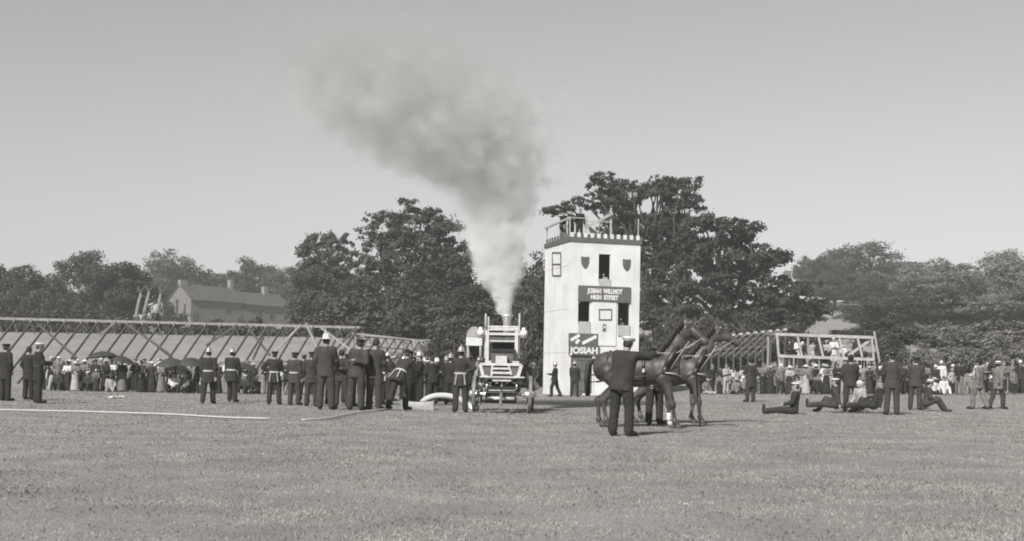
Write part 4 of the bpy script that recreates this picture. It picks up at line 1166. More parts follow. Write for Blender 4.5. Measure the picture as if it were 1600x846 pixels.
def tunic_prims(J, hem=-.2, flare=.205, waist=.168, bulk=1.0, sleeve=1.1):
    s, Tm = J['s'], J['T']; p = J['pelvis']; b = bulk
    L = [rc((0, 0, .38 * s), (0, 0, .12 * s), .195 * s * b, waist * s * b, p, Tm, (1, .70, 1)), rc((0, 0, .12 * s), (0, 0, (hem - .06) * s), waist * s * b, flare * s * b, p, Tm, (1, .74, 1)),
         rc((-.135 * s, 0, .455 * s), (.135 * s, 0, .455 * s), .082 * s, .082 * s, p, Tm, (1, .95, 1)), rc((0, -.005 * s, .46 * s), (0, -.005 * s, .525 * s), .085 * s, .072 * s, p, Tm, (1, .9, 1))]
    L.append(cut(p + Tm @ Vector((0, 0, hem * s)), Tm @ Vector((0, 0, -1))))
    L.append(cut(p + Tm @ Vector((0, 0, .545 * s)), Tm @ Vector((0, 0, 1))))
    for i in (0, 1):
        L += [rc(J['sh%d' % i], J['el%d' % i], .072 * s * sleeve, .06 * s * sleeve), rc(J['el%d' % i], J['wr%d' % i] - J['hd%d' % i] * .012, .06 * s * sleeve, .047 * s * sleeve)]
    return L
def trouser_prims(J, w=1.0):
    s = J['s']; L = [rc(J['pelvis'] + Vector((0, 0, .1 * s)), J['pelvis'] + Vector((0, 0, -.02 * s)), .14 * s, .15 * s, None, None, None)]
    w = w * 1.14
    L = [el(J['pelvis'] + Vector((0, 0, .02 * s)), Vector((.17, .125, .13)) * s)]
    for i in (0, 1):
        L += [rc(J['hip%d' % i], J['kn%d' % i], .105 * s * w, .077 * s * w), rc(J['kn%d' % i], J['an%d' % i] + (J['kn%d' % i] - J['an%d' % i]).normalized() * .02, .075 * s * w, .072 * s * w)]
    return L
def skirt_prims(J, hem=.05):
    s = J['s']; p = J['pelvis']
    return [rc(p + Vector((0, 0, .12 * s)), p + Vector((0, 0, .0)), .135 * s, .18 * s), rc(p, Vector((p.x, p.y, hem)), .18 * s, .30 * s), cut(Vector((0, 0, hem)), Vector((0, 0, -1)))]
def boots(J, parent, nm='boot'):
    s = J['s']
    for i in (0, 1):
        a, t_ = J['an%d' % i], J['toe%d' % i]; up = (J['kn%d' % i] - a).normalized(); d = (t_ - a).normalized()
        lowz = -.055 * s
        mb = MB().tube([a + up * .1 * s, a + up * .03 * s, a - up * .03 * s], [.058 * s, .058 * s, .056 * s], 10)
        mb.tube([a - d * .06 * s - up * .045 * s, a - up * .045 * s, t_ - d * .02 * s, t_ + d * .04 * s, t_ + d * .06 * s], [.035 * s, .05 * s, .047 * s, .038 * s, .015 * s], 10)
        mb.build(nm, 'boot_leather', parent, True)
def hat(J, kind, parent, m=None):
    s, Hm = J['s'], J['Hm']; o = J['head'] + Hm @ Vector((0, -.008, .0)) * s
    def L(nm, rings, mm, par=parent, n=18):
        b = MB().loft([((c[0] * s, c[1] * s, c[2] * s), rx * s, ry * s) for c, rx, ry in rings], n, Hm, o)
        return b.build(nm, mm, par, True)
    if kind == 'helmet':
        h = L('helmet', [((0, -.01, .035), .135, .165), ((0, -.005, .05), .105, .125), ((0, 0, .055), .09, .112), ((0, 0, .10), .088, .108), ((0, 0, .15), .07, .085), ((0, 0, .178), .04, .05), ((0, 0, .185), .01, .01)], m or 'brass')
        mb = MB(); pr = [(-.13, .06), (-.125, .12), (-.08, .19), (0, .225), (.07, .2), (.11, .13), (.115, .07)]
        vs = [(Hm @ Vector((x, y * s, z * s)) + o) for x in (-.012 * s, .012 * s) for y, z in pr] ; n = len(pr)
        mb.add(vs, [tuple(range(n)), tuple(range(2 * n - 1, n - 1, -1))] + [(i + n, i + 1 + n, i + 1, i) for i in range(n - 1)])
        mb.build('comb', 'brass' if m is None else m, h)
        return h
    if kind == 'cap':
        h = L('cap', [((0, 0, .03), .084, .104), ((0, 0, .06), .088, .108), ((0, 0, .068), .118, .13), ((0, .0, .095), .122, .135), ((0, 0, .112), .09, .1), ((0, 0, .115), .02, .02)], m or 'dark_serge_0')
        b = MB().loft([((0, .085 * s, .028 * s), .07 * s, .065 * s), ((0, .08 * s, .038 * s), .07 * s, .06 * s)], 14, Hm, o); b.build('peak', 'boot_leather', h, True); return h
    if kind == 'flat':
        h = L('flat_cap', [((0, 0, .025), .086, .106), ((0, .005, .05), .112, .135), ((0, .0, .075), .105, .125), ((0, -.01, .105), .06, .075), ((0, -.01, .108), .01, .01)], m or 'mid_cloth'); return h
    if kind == 'bowler':
        return L('bowler_hat', [((0, 0, .03), .12, .145), ((0, 0, .042), .122, .147), ((0, 0, .045), .09, .11), ((0, 0, .1), .088, .106), ((0, 0, .15), .06, .075), ((0, 0, .165), .01, .01)], m or 'black_cloth')
    if kind == 'boater':
        h = L('straw_boater', [((0, 0, .035), .15, .165), ((0, 0, .045), .15, .165), ((0, 0, .047), .09, .105), ((0, 0, .125), .088, .103), ((0, 0, .127), .01, .01)], m or 'straw')
        L('hat_band', [((0, 0, .05), .093, .108), ((0, 0, .078), .092, .107)], 'black_cloth', h); return h
    if kind == 'wide':
        h = L('wide_brimmed_hat', [((0, 0, .035), .24, .25), ((.02, 0, .06), .235, .24), ((0, 0, .065), .11, .12), ((0, -.01, .14), .1, .11), ((0, -.01, .16), .03, .03)], m or 'white_cloth'); return h
    if kind == 'hair':
        return L('hair', [((0, -.03, -.05), .06, .06), ((0, -.022, -.02), .083, .088), ((0, -.012, .03), .088, .102), ((0, -.012, .08), .08, .094), ((0, -.012, .12), .052, .062), ((0, -.012, .137), .01, .01)], m or 'hair')
    if kind == 'bonnet':
        return L('bonnet', [((0, -.04, -.08), .07, .06), ((0, -.03, -.02), .105, .09), ((0, -.015, .04), .112, .115), ((0, -.012, .1), .09, .1), ((0, -.012, .14), .03, .03)], m or 'white_cloth')
def hair_under(J, parent):
    s, Hm = J['s'], J['Hm']; o = J['head']
    MB().loft([((c[0] * s, c[1] * s, c[2] * s), rx * s, ry * s) for c, rx, ry in [((0, -.05, -.075), .05, .04), ((0, -.04, -.04), .074, .066), ((0, -.02, .0), .081, .088), ((0, -.012, .05), .083, .1)]], 14, Hm, o).build('hair', 'hair', parent, True)
def belt(J, parent, m='belt_white', z=.1, r=.186, straps=True, hem=-.2, w=.05):
    s, Tm = J['s'], J['T']; p = J['pelvis']
    b = MB().loft([((0, 0, z * s), r * s, r * .76 * s), ((0, 0, (z + w) * s), r * s * 1.01, r * .76 * s)], 22, Tm, p, False).build('belt', m, parent, True)
    if straps:
        for x, dx in ((-.105, -.04), (.1, .035)):
            y0, y1 = -.115, -.15
            a = p + Tm @ Vector((x, y0 - .01, z + .01)) * s; e = p + Tm @ Vector((x + dx, y1 - .005, hem + .05)) * s
            MB().bar(a, e, .03 * s, .02 * s).build('axe_strap', m, parent)
    return b
def person(loc, rz, label, pose=None, cloth='dark_serge_1', legs_m=None, hat_kind='cap', hat_m=None, hem=-.2, do_belt=None, group=None, voxel=.023, dress=False, straps=True, bulk=1.0, hands=True, flare=.2, skirt_m=None, loc_fix=True, top_name='tunic'):
    J = skeleton(**(pose or {}))
    b = obj('person', nets_mesh('person', body_prims(J), voxel, .025, M['skin'], fingers(J) if hands else None))
    b.location = loc; b.rotation_euler = (0, 0, rz)
    obj(top_name, nets_mesh(top_name, tunic_prims(J, hem, flare, bulk=bulk), voxel, .028, M[cloth]), b)
    if dress: obj('skirt', nets_mesh('skirt', skirt_prims(J), voxel, .04, M[skirt_m or cloth]), b)
    else: obj('trousers', nets_mesh('trousers', trouser_prims(J), voxel, .02, M[legs_m or cloth]), b)
    boots(J, b)
    if hat_kind: hat(J, hat_kind, b, hat_m)
    if hat_kind not in ('hair', 'bonnet'): hair_under(J, b)
    if do_belt: belt(J, b, do_belt, hem=hem, straps=straps)
    tag(b, label, 'person', group)
    return b, J
FG = 'firemen and officials on the field'
def man(px, py, H, rz, label, pose=None, **kw):
    """feet at the picture point, on the ground there"""
    pose = dict(pose or {}); pose['H'] = H
    return person(ground_pt(px, py), R(rz), label, pose, group=FG, **kw)
# at the near end of the long stand
man(8, 627, 1.78, -30, 'dark-clad man nearest the end of the long hose', dict(arms=('down', 'pocket')), cloth='dark_serge_0', hat_kind='cap', hem=-.3)
man(44, 625, 1.72, -25, 'bare-headed dark man half hidden by white-capped officer', dict(arms=('pocket', 'front')), cloth='dark_serge_0', hat_kind='hair', hem=-.3)
man(59, 631, 1.80, -55, 'white-capped officer in dark coat beside the long hose', dict(arms=('pocket', 'front'), legs=('ease', 'stand'), head=(5, -10)), cloth='dark_serge_0', hat_kind='cap', hat_m='white_cap', hem=-.3, do_belt='dark_serge_3', straps=False)
# the pair apart from the rest
man(325, 632, 1.74, 5, 'helmeted fireman mid-step with one white strap down his back', dict(arms=('down', 'swing'), legs=('rear', 'fwd')), hat_kind='helmet', do_belt='belt_white', straps=False, hem=-.26, flare=.22, cloth='dark_serge_1')
man(361, 629, 1.78, -12, 'helmeted fireman with white belt right of the stepping one', dict(arms=('front', 'low'), legs=('fwd', 'stand'), lean=4), hat_kind='helmet', do_belt='belt_white', straps=False, hem=-.26, flare=.22, cloth='dark_serge_1')
man(428, 633, 1.72, 4, 'dark-capped fireman, elbows out, straps hanging from his belt', dict(arms=('hip', 'front'), legs=('ease', 'ease')), hat_kind='cap', do_belt='belt_white', cloth='dark_serge_1', hem=-.24)
man(459, 634, 1.70, -20, 'capped fireman in paler tunic beside the elbows-out one', dict(arms=('front', 'down'), legs=('stand', 'ease')), hat_kind='cap', hat_m='dark_serge_3', do_belt='belt_white', straps=False, cloth='dark_serge_3', hem=-.22)
# the close group looking at the engine
man(486, 636, 1.70, 10, 'man half hidden behind the tallest white-helmeted fireman', dict(arms=('low', 'down')), hat_kind='cap', cloth='dark_serge_2', hem=-.2)
man(508, 641, 1.86, -14, 'tallest fireman in bright helmet and long plain jacket', dict(arms=('pocket', 'low'), legs=('stand', 'ease')), hat_kind='helmet', hat_m='white_cap', cloth='dark_serge_3', hem=-.17, bulk=1.06)
man(532, 637, 1.76, -10, 'bare-headed man holding something white behind the group', dict(arms=('back', 'back'), legs=('stand', 'wide')), hat_kind='hair', cloth='dark_serge_2', hem=-.16)
man(556, 642, 1.80, -18, 'capped man leaning aside with his hand at his back', dict(arms=('low', 'back'), legs=('ease', 'stand'), tilt=5, lean=6), hat_kind='cap', cloth='dark_serge_3', hem=-.17, do_belt=None)
man(584, 642, 1.80, -25, 'bare-headed dark-haired man in long jacket by bending fireman', dict(arms=('down', 'low'), legs=('stand', 'stand'), head=(10, -15)), hat_kind='hair', cloth='dark_serge_3', hem=-.17)
man(622, 641, 1.74, -35, 'fireman bending forward with one foot drawn back', dict(arms=('low', 'reach'), legs=('rear', 'fwd'), lean=38, head=(5, 0)), hat_kind='cap', do_belt='belt_white', cloth='dark_serge_2', hem=-.22)
# helmeted row beyond the canvas dam
man(629, 626, 1.72, -60, 'helmeted fireman just behind the bending one', dict(arms=('front', 'down'), head=(8, 0)), hat_kind='helmet', cloth='black_cloth', do_belt='belt_white')
man(640, 624, 1.74, -100, 'second helmeted fireman behind the bending one', dict(arms=('low', 'down')), hat_kind='helmet', cloth='black_cloth', hat_m='white_cap')
man(655, 626, 1.70, 100, 'helmeted fireman with white axe strap beyond the canvas dam', dict(arms=('front', 'down'), legs=('wide', 'stand')), hat_kind='helmet', cloth='black_cloth', do_belt='belt_white')
man(672, 627, 1.64, 140, 'white-capped fireman stooping over the suction hose', dict(arms=('reach', 'low'), lean=16, legs=('fwd', 'stand')), hat_kind='cap', hat_m='white_cap', cloth='black_cloth')
man(697, 628, 1.72, 165, 'helmeted fireman facing out with pale cuffs near the engine', dict(arms=('front', 'front'), legs=('wide', 'wide')), hat_kind='helmet', cloth='black_cloth', do_belt='belt_white')
man(719, 645, 1.72, 6, 'helmeted fireman with two white straps beside the engine wheel', dict(arms=('front', 'hip'), legs=('stand', 'stand'), twist=-8), hat_kind='helmet', do_belt='belt_white', cloth='dark_serge_2', hem=-.24)
man(748, 629, 1.70, -60, 'helmeted fireman behind the engine wheel by the tent', dict(arms=('reach', 'front')), hat_kind='helmet', cloth='dark_serge_0')
# more of the close-packed brigade
for px, py, H, rz, hk, hm, cl, bl, lab, ps in (
        (541, 630, 1.74, -20, 'cap', None, 'dark_serge_1', None, 'capped man glimpsed between bare-headed man and leaning man', dict(arms=('low', 'low'))),
        (571, 632, 1.76, -30, 'cap', None, 'dark_serge_2', None, 'capped man behind the shoulder of the leaning man', dict(arms=('front', 'low'))),
        (602, 633, 1.74, -40, 'helmet', None, 'dark_serge_1', 'belt_white', 'helmeted fireman between dark-haired man and bending fireman', dict(arms=('low', 'front'), lean=8)),
        (646, 629, 1.72, 80, 'cap', None, 'black_cloth', None, 'dark-capped fireman crowded among the helmeted row', dict(arms=('front', 'low'))),
        (663, 623, 1.74, 160, 'helmet', None, 'black_cloth', 'belt_white', 'helmeted fireman facing out behind the stooping one', dict(arms=('low', 'down'))),
        (684, 624, 1.72, 120, 'helmet', 'white_cap', 'black_cloth', None, 'white-helmeted fireman holding a branch pipe by the hose', dict(arms=('reach', 'front'), lean=6)),
        (708, 626, 1.70, 60, 'cap', None, 'dark_serge_0', None, 'capped man just behind the two-strapped fireman', dict(arms=('low', 'low'))),
        (734, 631, 1.72, 20, 'cap', None, 'dark_serge_1', None, 'capped man between two-strapped fireman and engine wheel', dict(arms=('front', 'front'), lean=5)),
        (641, 636, 1.74, 60, 'cap', None, 'black_cloth', None, 'dark-capped man right against the bending fireman', dict(arms=('low', 'front'), lean=6)),
        (655, 634, 1.76, 110, 'helmet', None, 'black_cloth', None, 'beltless helmeted fireman standing at the canvas dam', dict(arms=('low', 'low'), legs=('wide', 'stand'))),
        (676, 632, 1.72, 30, 'hair', None, 'dark_serge_0', None, 'bare-headed man with his back turned behind the suction hose', dict(arms=('low', 'low'), lean=12)),
        (703, 633, 1.74, -10, 'helmet', None, 'dark_serge_0', None, 'beltless helmeted fireman touching shoulders with the two-strapped one', dict(arms=('low', 'front'))),
        (518, 633, 1.76, 12, 'cap', None, 'dark_serge_1', None, 'capped man behind the elbow of the tallest fireman', dict(arms=('low', 'front'))),
        (547, 636, 1.72, -35, 'hair', None, 'dark_serge_0', None, 'bare-headed man hemmed in beside the leaning man', dict(arms=('low', 'low'))),
        (612, 627, 1.74, -70, 'cap', 'white_cap', 'dark_serge_0', None, 'white-capped man looking past the bending fireman', dict(arms=('front', 'front'))),
        (595, 626, 1.72, 20, 'flat', None, 'dark_serge_1', None, 'flat-capped man deep behind the dark-haired man', dict(arms=('low', 'low'))),
        (691, 632, 1.70, 90, 'cap', None, 'black_cloth', None, 'capped man crouching low by the middle of the suction hose', dict(arms=('reach', 'low'), legs=('squat', 'knee'), lean=18)),
        (677, 621, 1.76, 175, 'cap', None, 'dark_serge_0', None, 'tall capped man facing out behind white-helmeted fireman', dict(arms=('down', 'low'))),
        (474, 628, 1.72, 0, 'flat', None, 'dark_serge_2', None, 'flat-capped man between paler tunic and tallest fireman', dict(arms=('pocket', 'low')))):
    man(px, py, H, rz, lab, ps, hat_kind=hk, hat_m=hm, cloth=cl, do_belt=bl)
# at the foot of the tower
man(867, 620.5, 1.72, 75, 'slim helmeted fireman side on against the tower wall', dict(arms=('front', 'low'), legs=('fwd', 'rear')), hat_kind='helmet', cloth='dark_serge_0', hem=-.22)
man(897, 620.5, 1.72, -15, 'helmeted fireman facing the dark tower door', dict(arms=('low', 'low'), legs=('stand', 'ease')), hat_kind='helmet', cloth='dark_serge_1', hem=-.22)
# beyond the horses
man(1172, 629, 1.76, 20, 'lone dark-coated man standing before the plank stand', dict(arms=('front', 'pocket'), legs=('stand', 'stand')), hat_kind='bowler', cloth='dark_serge_2', hem=-.35)
man(1240, 648, 1.74, 78, 'white-capped man sitting on grass with legs stretched out', dict(arms=('lap', 'lap'), legs=('sit', 'sit'), lean=-6), hat_kind='cap', hat_m='white_cap', cloth='dark_serge_1', hem=-.1)
man(1306, 645, 1.72, 60, 'white-capped man seated on grass before the standing pair', dict(arms=('prop', 'lap'), legs=('sit', 'crook'), lean=2), hat_kind='cap', hat_m='white_cap', cloth='dark_serge_3', hem=-.1)
man(1328, 643, 1.76, -10, 'broad dark-jacketed man standing behind the seated group', dict(arms=('pocket', 'low'), legs=('stand', 'wide')), hat_kind='bowler', cloth='dark_serge_2', hem=-.17, bulk=1.08)
man(1346, 645, 1.60, 120, 'seated person in pale clothes among the dark seated ones', dict(arms=('lap', 'lap'), legs=('crook', 'sit'), lean=10), hat_kind='bonnet', cloth='light_cloth', legs_m='mid_cloth', hem=-.1)
man(1366, 646, 1.72, 70, 'dark man reclining at the feet of the standing man', dict(arms=('prop', 'lap'), legs=('sit', 'crook'), lean=-22), hat_kind='flat', cloth='dark_serge_1', hem=-.1)
man(1393, 649, 1.82, -10, 'dark-capped man standing in long jacket beside reclining man', dict(arms=('low', 'pocket'), legs=('stand', 'stand')), hat_kind='cap', cloth='dark_serge_3', hem=-.2)
man(1430, 641, 1.76, -30, 'capped man leaning over a seated companion', dict(arms=('low', 'low'), legs=('ease', 'stand'), lean=10), hat_kind='cap', cloth='dark_serge_3', hem=-.2)
man(1446, 643, 1.68, -100, 'dark seated person under the leaning capped man', dict(arms=('lap', 'lap'), legs=('crook', 'crook'), lean=12), hat_kind='boater', cloth='dark_serge_3', hem=-.1)
man(1529, 640, 1.72, 40, 'person in grey suit walking near the edge of the crowd', dict(arms=('swing', 'low'), legs=('fwd', 'rear')), hat_kind='bowler', cloth='mid_cloth', hem=-.2)
man(1558, 640, 1.68, -60, 'person in pale grey jacket walking past the grey-suited one', dict(arms=('low', 'swing'), legs=('rear', 'fwd')), hat_kind='boater', cloth='mid_cloth', legs_m='dark_serge_3', hem=-.2)
# on and in the tower
def tower_local(u, v_, z): return tow.matrix_basis @ Vector((u, v_, z))
tow.matrix_basis = Matrix.Translation(tow.location) @ Matrix.Rotation(PHI, 4, 'Z')
TG = 'people on the tower'
v1 = side(871, 378)[0]; v2 = side(882, 378)[0]
person(tower_local(.34, v1, TH + .04), R(130), 'man in pale trousers standing at the tower roof edge', dict(H=1.76, arms=('reach', 'down'), legs=('stand', 'wide')), cloth='black_cloth', legs_m='mid_cloth', hat_kind='cap', group=TG)
person(tower_local(.36, v2, TH + .04), R(-140), 'dark-clad man on tower roof beside the pale-trousered one', dict(H=1.68, arms=('low', 'front')), cloth='black_cloth', hat_kind='cap', group=TG)
person(tower_local(.7, .45, TH + .04), R(200), 'third dark man on the tower roof behind the guard post', dict(H=1.7, arms=('low', 'down'), lean=12), cloth='black_cloth', hat_kind='hair', group=TG)
zt = op_top[1] - .6
person(tower_local((op_top[0] + op_top[2]) / 2 - .16, .55, zt), R(185), 'dark man peering out of the tower top opening', dict(H=1.6, arms=('low', 'low'), legs=('squat', 'squat'), lean=20), cloth='dark_serge_1', hat_kind='hair', group=TG, voxel=.03)
person(tower_local((op_top[0] + op_top[2]) / 2 + .2, .6, zt), R(175), 'pale-shirted person in the tower top opening', dict(H=1.55, arms=('front', 'low'), lean=14, legs=('squat', 'squat')), cloth='light_cloth', hat_kind='hair', group=TG, voxel=.03)
zr_ = op_r[1] - .6
person(tower_local((op_r[0] + op_r[2]) / 2, .6, zr_), R(190), 'person leaning out of the tower middle opening above fascia', dict(H=1.6, arms=('low', 'front'), lean=18, legs=('squat', 'squat')), cloth='mid_cloth', hat_kind='flat', hat_m='light_cloth', group=TG, voxel=.03)

# ------------------------------------------------------------------ horses and handler
def horse(loc, rz, label, coat, s=1.0, poll=(0, .98, 2.1), muz=(0, 1.42, 1.78), sock=None, legoff=None):
    lo = legoff or [(0, 0)] * 4
    poll, muz = Vector(poll), Vector(muz)
    pr = [el((0, -.02, 1.18), (.275, .66, .30)), el((0, .50, 1.17), (.235, .30, .33)), el((0, -.60, 1.24), (.275, .36, .30)), el((0, .34, 1.43), (.10, .34, .12)), el((0, -.35, 1.42), (.16, .4, .1)), el((0, -.78, 1.18), (.20, .17, .24)),
          el((0, -.1, .98), (.22, .5, .16)), el((0, .68, 1.10), (.17, .14, .2))]
    nb = Vector((0, .56, 1.28))
    mid = nb.lerp(poll, .5) + Vector((0, .0, .02))
    pr += [rc(nb, mid, .25, .15, Vector((0, 0, 0)), Matrix.Identity(3), (.6, 1, 1)), rc(mid, poll - Vector((0, .03, .03)), .15, .105, Vector((0, 0, 0)), Matrix.Identity(3), (.62, 1, 1))]
    d = (muz - poll).normalized()
    jaw = poll + d * .17 + Vector((0, -.05, -.08))
    pr += [rc(poll, poll + d * .3, .118, .1), el(jaw, (.082, .14, .125)), rc(poll + d * .28, muz, .098, .072), el(muz + d * .03, (.066, .08, .075))]
    for sx in (-1, 1):
        pr.append(rc(poll + Vector((sx * .06, -.02, .08)), poll + Vector((sx * .075, .0, .21)), .032, .008))
        pr.append(el(poll + d * .13 + Vector((sx * .085, 0, .03)), (.02, .03, .02)))
    legs = []
    for i, sx in enumerate((-1, 1)):
        dx, dy = lo[i]
        K = [(sx * .14, .50, 1.02), (sx * .15, .52 + dy * .3, .84), (sx * .15, .545 + dy * .7, .48), (sx * .15 + dx, .53 + dy, .15), (sx * .15 + dx, .59 + dy, .07)]
        legs.append(K); Rr = [.16, .088, .054, .040, .045]
        for a in range(4): pr.append(rc(K[a], K[a + 1], Rr[a], Rr[a + 1]) if a != 2 else rc(K[2], K[3], .043, .034))
        pr.append(el(K[2], (.062, .066, .08))); pr.append(el(K[3], (.05, .055, .055)))
    for i, sx in enumerate((-1, 1)):
        dx, dy = lo[2 + i]
        K = [(sx * .15, -.60, 1.12), (sx * .17, -.44 + dy * .2, .84), (sx * .15, -.80 + dy * .7, .54), (sx * .15 + dx, -.76 + dy, .15), (sx * .15 + dx, -.69 + dy, .07)]
        legs.append(K); Rr = [.22, .13, .058, .042, .045]
        for a in range(4): pr.append(rc(K[a], K[a + 1], Rr[a], Rr[a + 1]) if a != 2 else rc(K[2], K[3], .05, .036))
        pr.append(el(K[2], (.06, .085, .09))); pr.append(el(K[3], (.05, .055, .055)))
    b = obj('horse', nets_mesh('horse', pr, .02, .036, M[coat])); b.location = loc; b.rotation_euler = (0, 0, rz); b.scale = (s, s, s)
    for K in legs:
        f = Vector(K[4]); MB().loft([((f.x, f.y + .03, -.0), .068, .078), ((f.x, f.y + .015, .05), .06, .066), ((f.x, f.y, .09), .052, .056)], 14).build('hoof', 'hoof', b, True)
    if sock is not None:
        K = legs[sock]; a, c = Vector(K[2]), Vector(K[3]); MB().tube([c.lerp(a, .5), c.lerp(a, .25), c, Vector(K[4])], [.042, .044, .056, .058], 14).build('sock', 'white_sock', b, True)
    # mane, forelock, tail
    mb = MB(); pts = [poll + Vector((0, -.05, .1)), mid + Vector((0, -.16, .12)), nb + Vector((0, -.24, .22))]
    q = []
    for i in range(13):
        t_ = i / 12; p = pts[0] * (1 - t_) ** 2 + pts[1] * 2 * t_ * (1 - t_) + pts[2] * t_ ** 2; q.append(p)
    for k, p in enumerate(q):
        mb.tube([p + Vector((0, .02, .0)), p + Vector((.08, .0, -.03)), p + Vector((.118, .02 + random.uniform(-.02, .02), -.16))], [.05, .055, .02], 8)
    mb.build('mane', 'mane', b, True)
    mb = MB()
    for k in range(5):
        x = (k - 2) * .035
        mb.tube([(x * .3, -.93, 1.36), (x * .7, -1.05, 1.26), (x, -1.08, .95), (x * 1.1, -1.04 - .01 * k, .62)], [.04, .055, .05, .015], 7)
    mb.build('tail', 'mane', b, True)
    # harness
    def strap(nm, pts, r=.018, m='harness', par=b, flat=.5): return MB().tube(pts, r, 6, flat).build(nm, m, par, True)
    def ring(c, rx, rz_, n=20, ang=0.0):
        return [Vector((math.cos(2 * math.pi * i / n) * rx, 0, math.sin(2 * math.pi * i / n) * rz_)) for i in range(n + 1)]
    Rn = Matrix.Rotation(R(-25), 3, 'X')
    cl = MB().tube([Rn @ p + Vector((0, .58, 1.25)) for p in ring(0, .265, .43)], .055, 8).build('collar', 'harness', b, True)
    strap('hame', [Rn @ p + Vector((0, .60, 1.25)) for p in ring(0, .315, .48)], .014, 'harness', cl)
    strap('girth', [p + Vector((0, .12, 1.17)) for p in ring(0, .298, .338)], .03)
    pad = MB().loft([((0, .12, 1.47), .16, .13), ((0, .12, 1.53), .12, .1), ((0, .12, 1.54), .02, .02)], 14).build('saddle_pad', 'harness', b, True)
    strap('breeching', [Vector(p) for p in [(-.29, -.2, 1.12), (-.30, -.7, 1.06), (-.16, -.97, 1.05), (.16, -.97, 1.05), (.30, -.7, 1.06), (.29, -.2, 1.12)]], .026)
    strap('back_strap', [(0, .0, 1.53), (0, -.4, 1.545), (0, -.75, 1.5), (0, -.92, 1.4)], .02)
    for sx in (-1, 1):
        strap('trace', [(sx * .26, .62, 1.1), (sx * .31, .1, 1.04), (sx * .31, -.5, .98), (sx * .3, -.95, .9)], .022)
        strap('hip_strap', [(sx * .02, -.6, 1.55), (sx * .27, -.62, 1.4), (sx * .3, -.66, 1.06)], .018)
        p2 = poll + Vector((sx * .1, 0, .05))
        br = strap('bridle', [poll + Vector((0, -.03, .115)), p2, poll + d * .2 + Vector((sx * .1, 0, 0)), muz - d * .1 + Vector((sx * .078, 0, 0))], .013)
        strap('rein', [muz - d * .06 + Vector((sx * .08, 0, 0)), nb.lerp(poll, .35) + Vector((sx * .2, .1, -.05)), Vector((sx * .2, .2, 1.5))], .013, 'harness_pale')
    for sx in (-1, 1):
        strap('side_rein', [(sx * .24, .66, 1.2), (sx * .22, .85, 1.5), (sx * .12, 1.0, 1.75)], .014, 'harness_pale')
        strap('breast_strap', [(sx * .05, .83, 1.05), (sx * .22, .75, 1.1), (sx * .28, .55, 1.12)], .024, 'harness_pale')
        bl_ = MB().box(poll + d * .12 + Vector((sx * .118, 0, .03)), (.012, .1, .09)).build('blinker', 'harness', b)
        MB().loft([((sx * .3, .13, 1.12), .03, .03), ((sx * .3, .13, 1.19), .03, .03)], 8).build('buckle', 'harness_pale', b)
    strap('martingale', [(0, .86, 1.2), (0, .82, 1.0), (0, .6, .84), (0, .2, .83)], .018)
    ang = math.atan2(d.z, d.y)
    strap('noseband', [muz - d * .1 + Matrix.Rotation(ang, 3, 'X') @ p for p in ring(0, .08, .078, 14)], .014, 'harness')
    strap('browband', [poll + d * .07 + Matrix.Rotation(ang, 3, 'X') @ p for p in ring(0, .112, .112, 14)], .015, 'harness_pale')
    for sx in (-1, 1): MB().loft([((0, 0, -.01), .012, .012), ((0, 0, .0), .016, .016), ((0, 0, .01), .006, .006)], 8).build('eye', 'black_cloth', b, True).location = poll + d * .13 + Vector((sx * .1, .0, .035))
    tag(b, label, 'horse', 'engine horses')
    return b
def hpos(px, py): return ground_pt(px, py)
near_h = horse(hpos(998, 669), R(-90 - 16), 'near bay horse with white sock, half hidden by handler', 'horse_coat', 1.02, poll=(0, .90, 2.12), muz=(.08, 1.29, 1.76), sock=0, legoff=[(0, .05), (0, .22), (0, -.1), (0, .12)])
far_h = horse(hpos(1046, 662), R(-90 - 8), 'far bay horse with raised head and pale browband', 'horse_coat_far', 1.02, poll=(0, .98, 2.12), muz=(-.04, 1.43, 1.83), legoff=[(0, -.05), (0, .14), (0, .1), (0, -.08)])
man(970, 683, 1.78, -35, 'horse handler in dark jacket reaching up to harness', dict(arms=('low', ((.35, .75, .1), (.0, .95, .35))), legs=('ease', 'ease'), lean=8, tilt=4, head=(10, 10)), hat_kind='cap', hat_m='white_cap', cloth='dark_serge_2', legs_m='dark_serge_1', hem=-.16, bulk=1.16, voxel=.018)
man(1022, 664, 1.70, -160, 'second handler in dark clothes standing between the horses', dict(arms=('reach', 'low'), legs=('stand', 'stand')), hat_kind='cap', cloth='dark_serge_1', hem=-.2)
# harness bar propped on the ground by the far horse
g = ground_pt(1094, 668)
lr = MB().tube([(0, 0, 0), (-.06, .0, .55), (-.1, 0, 1.15)], [.022, .02, .02], 8).build('lead_pole', 'timber_dark', None, True); lr.location = g
tag(lr, 'thin dark pole standing on the grass before the far horse', 'pole')

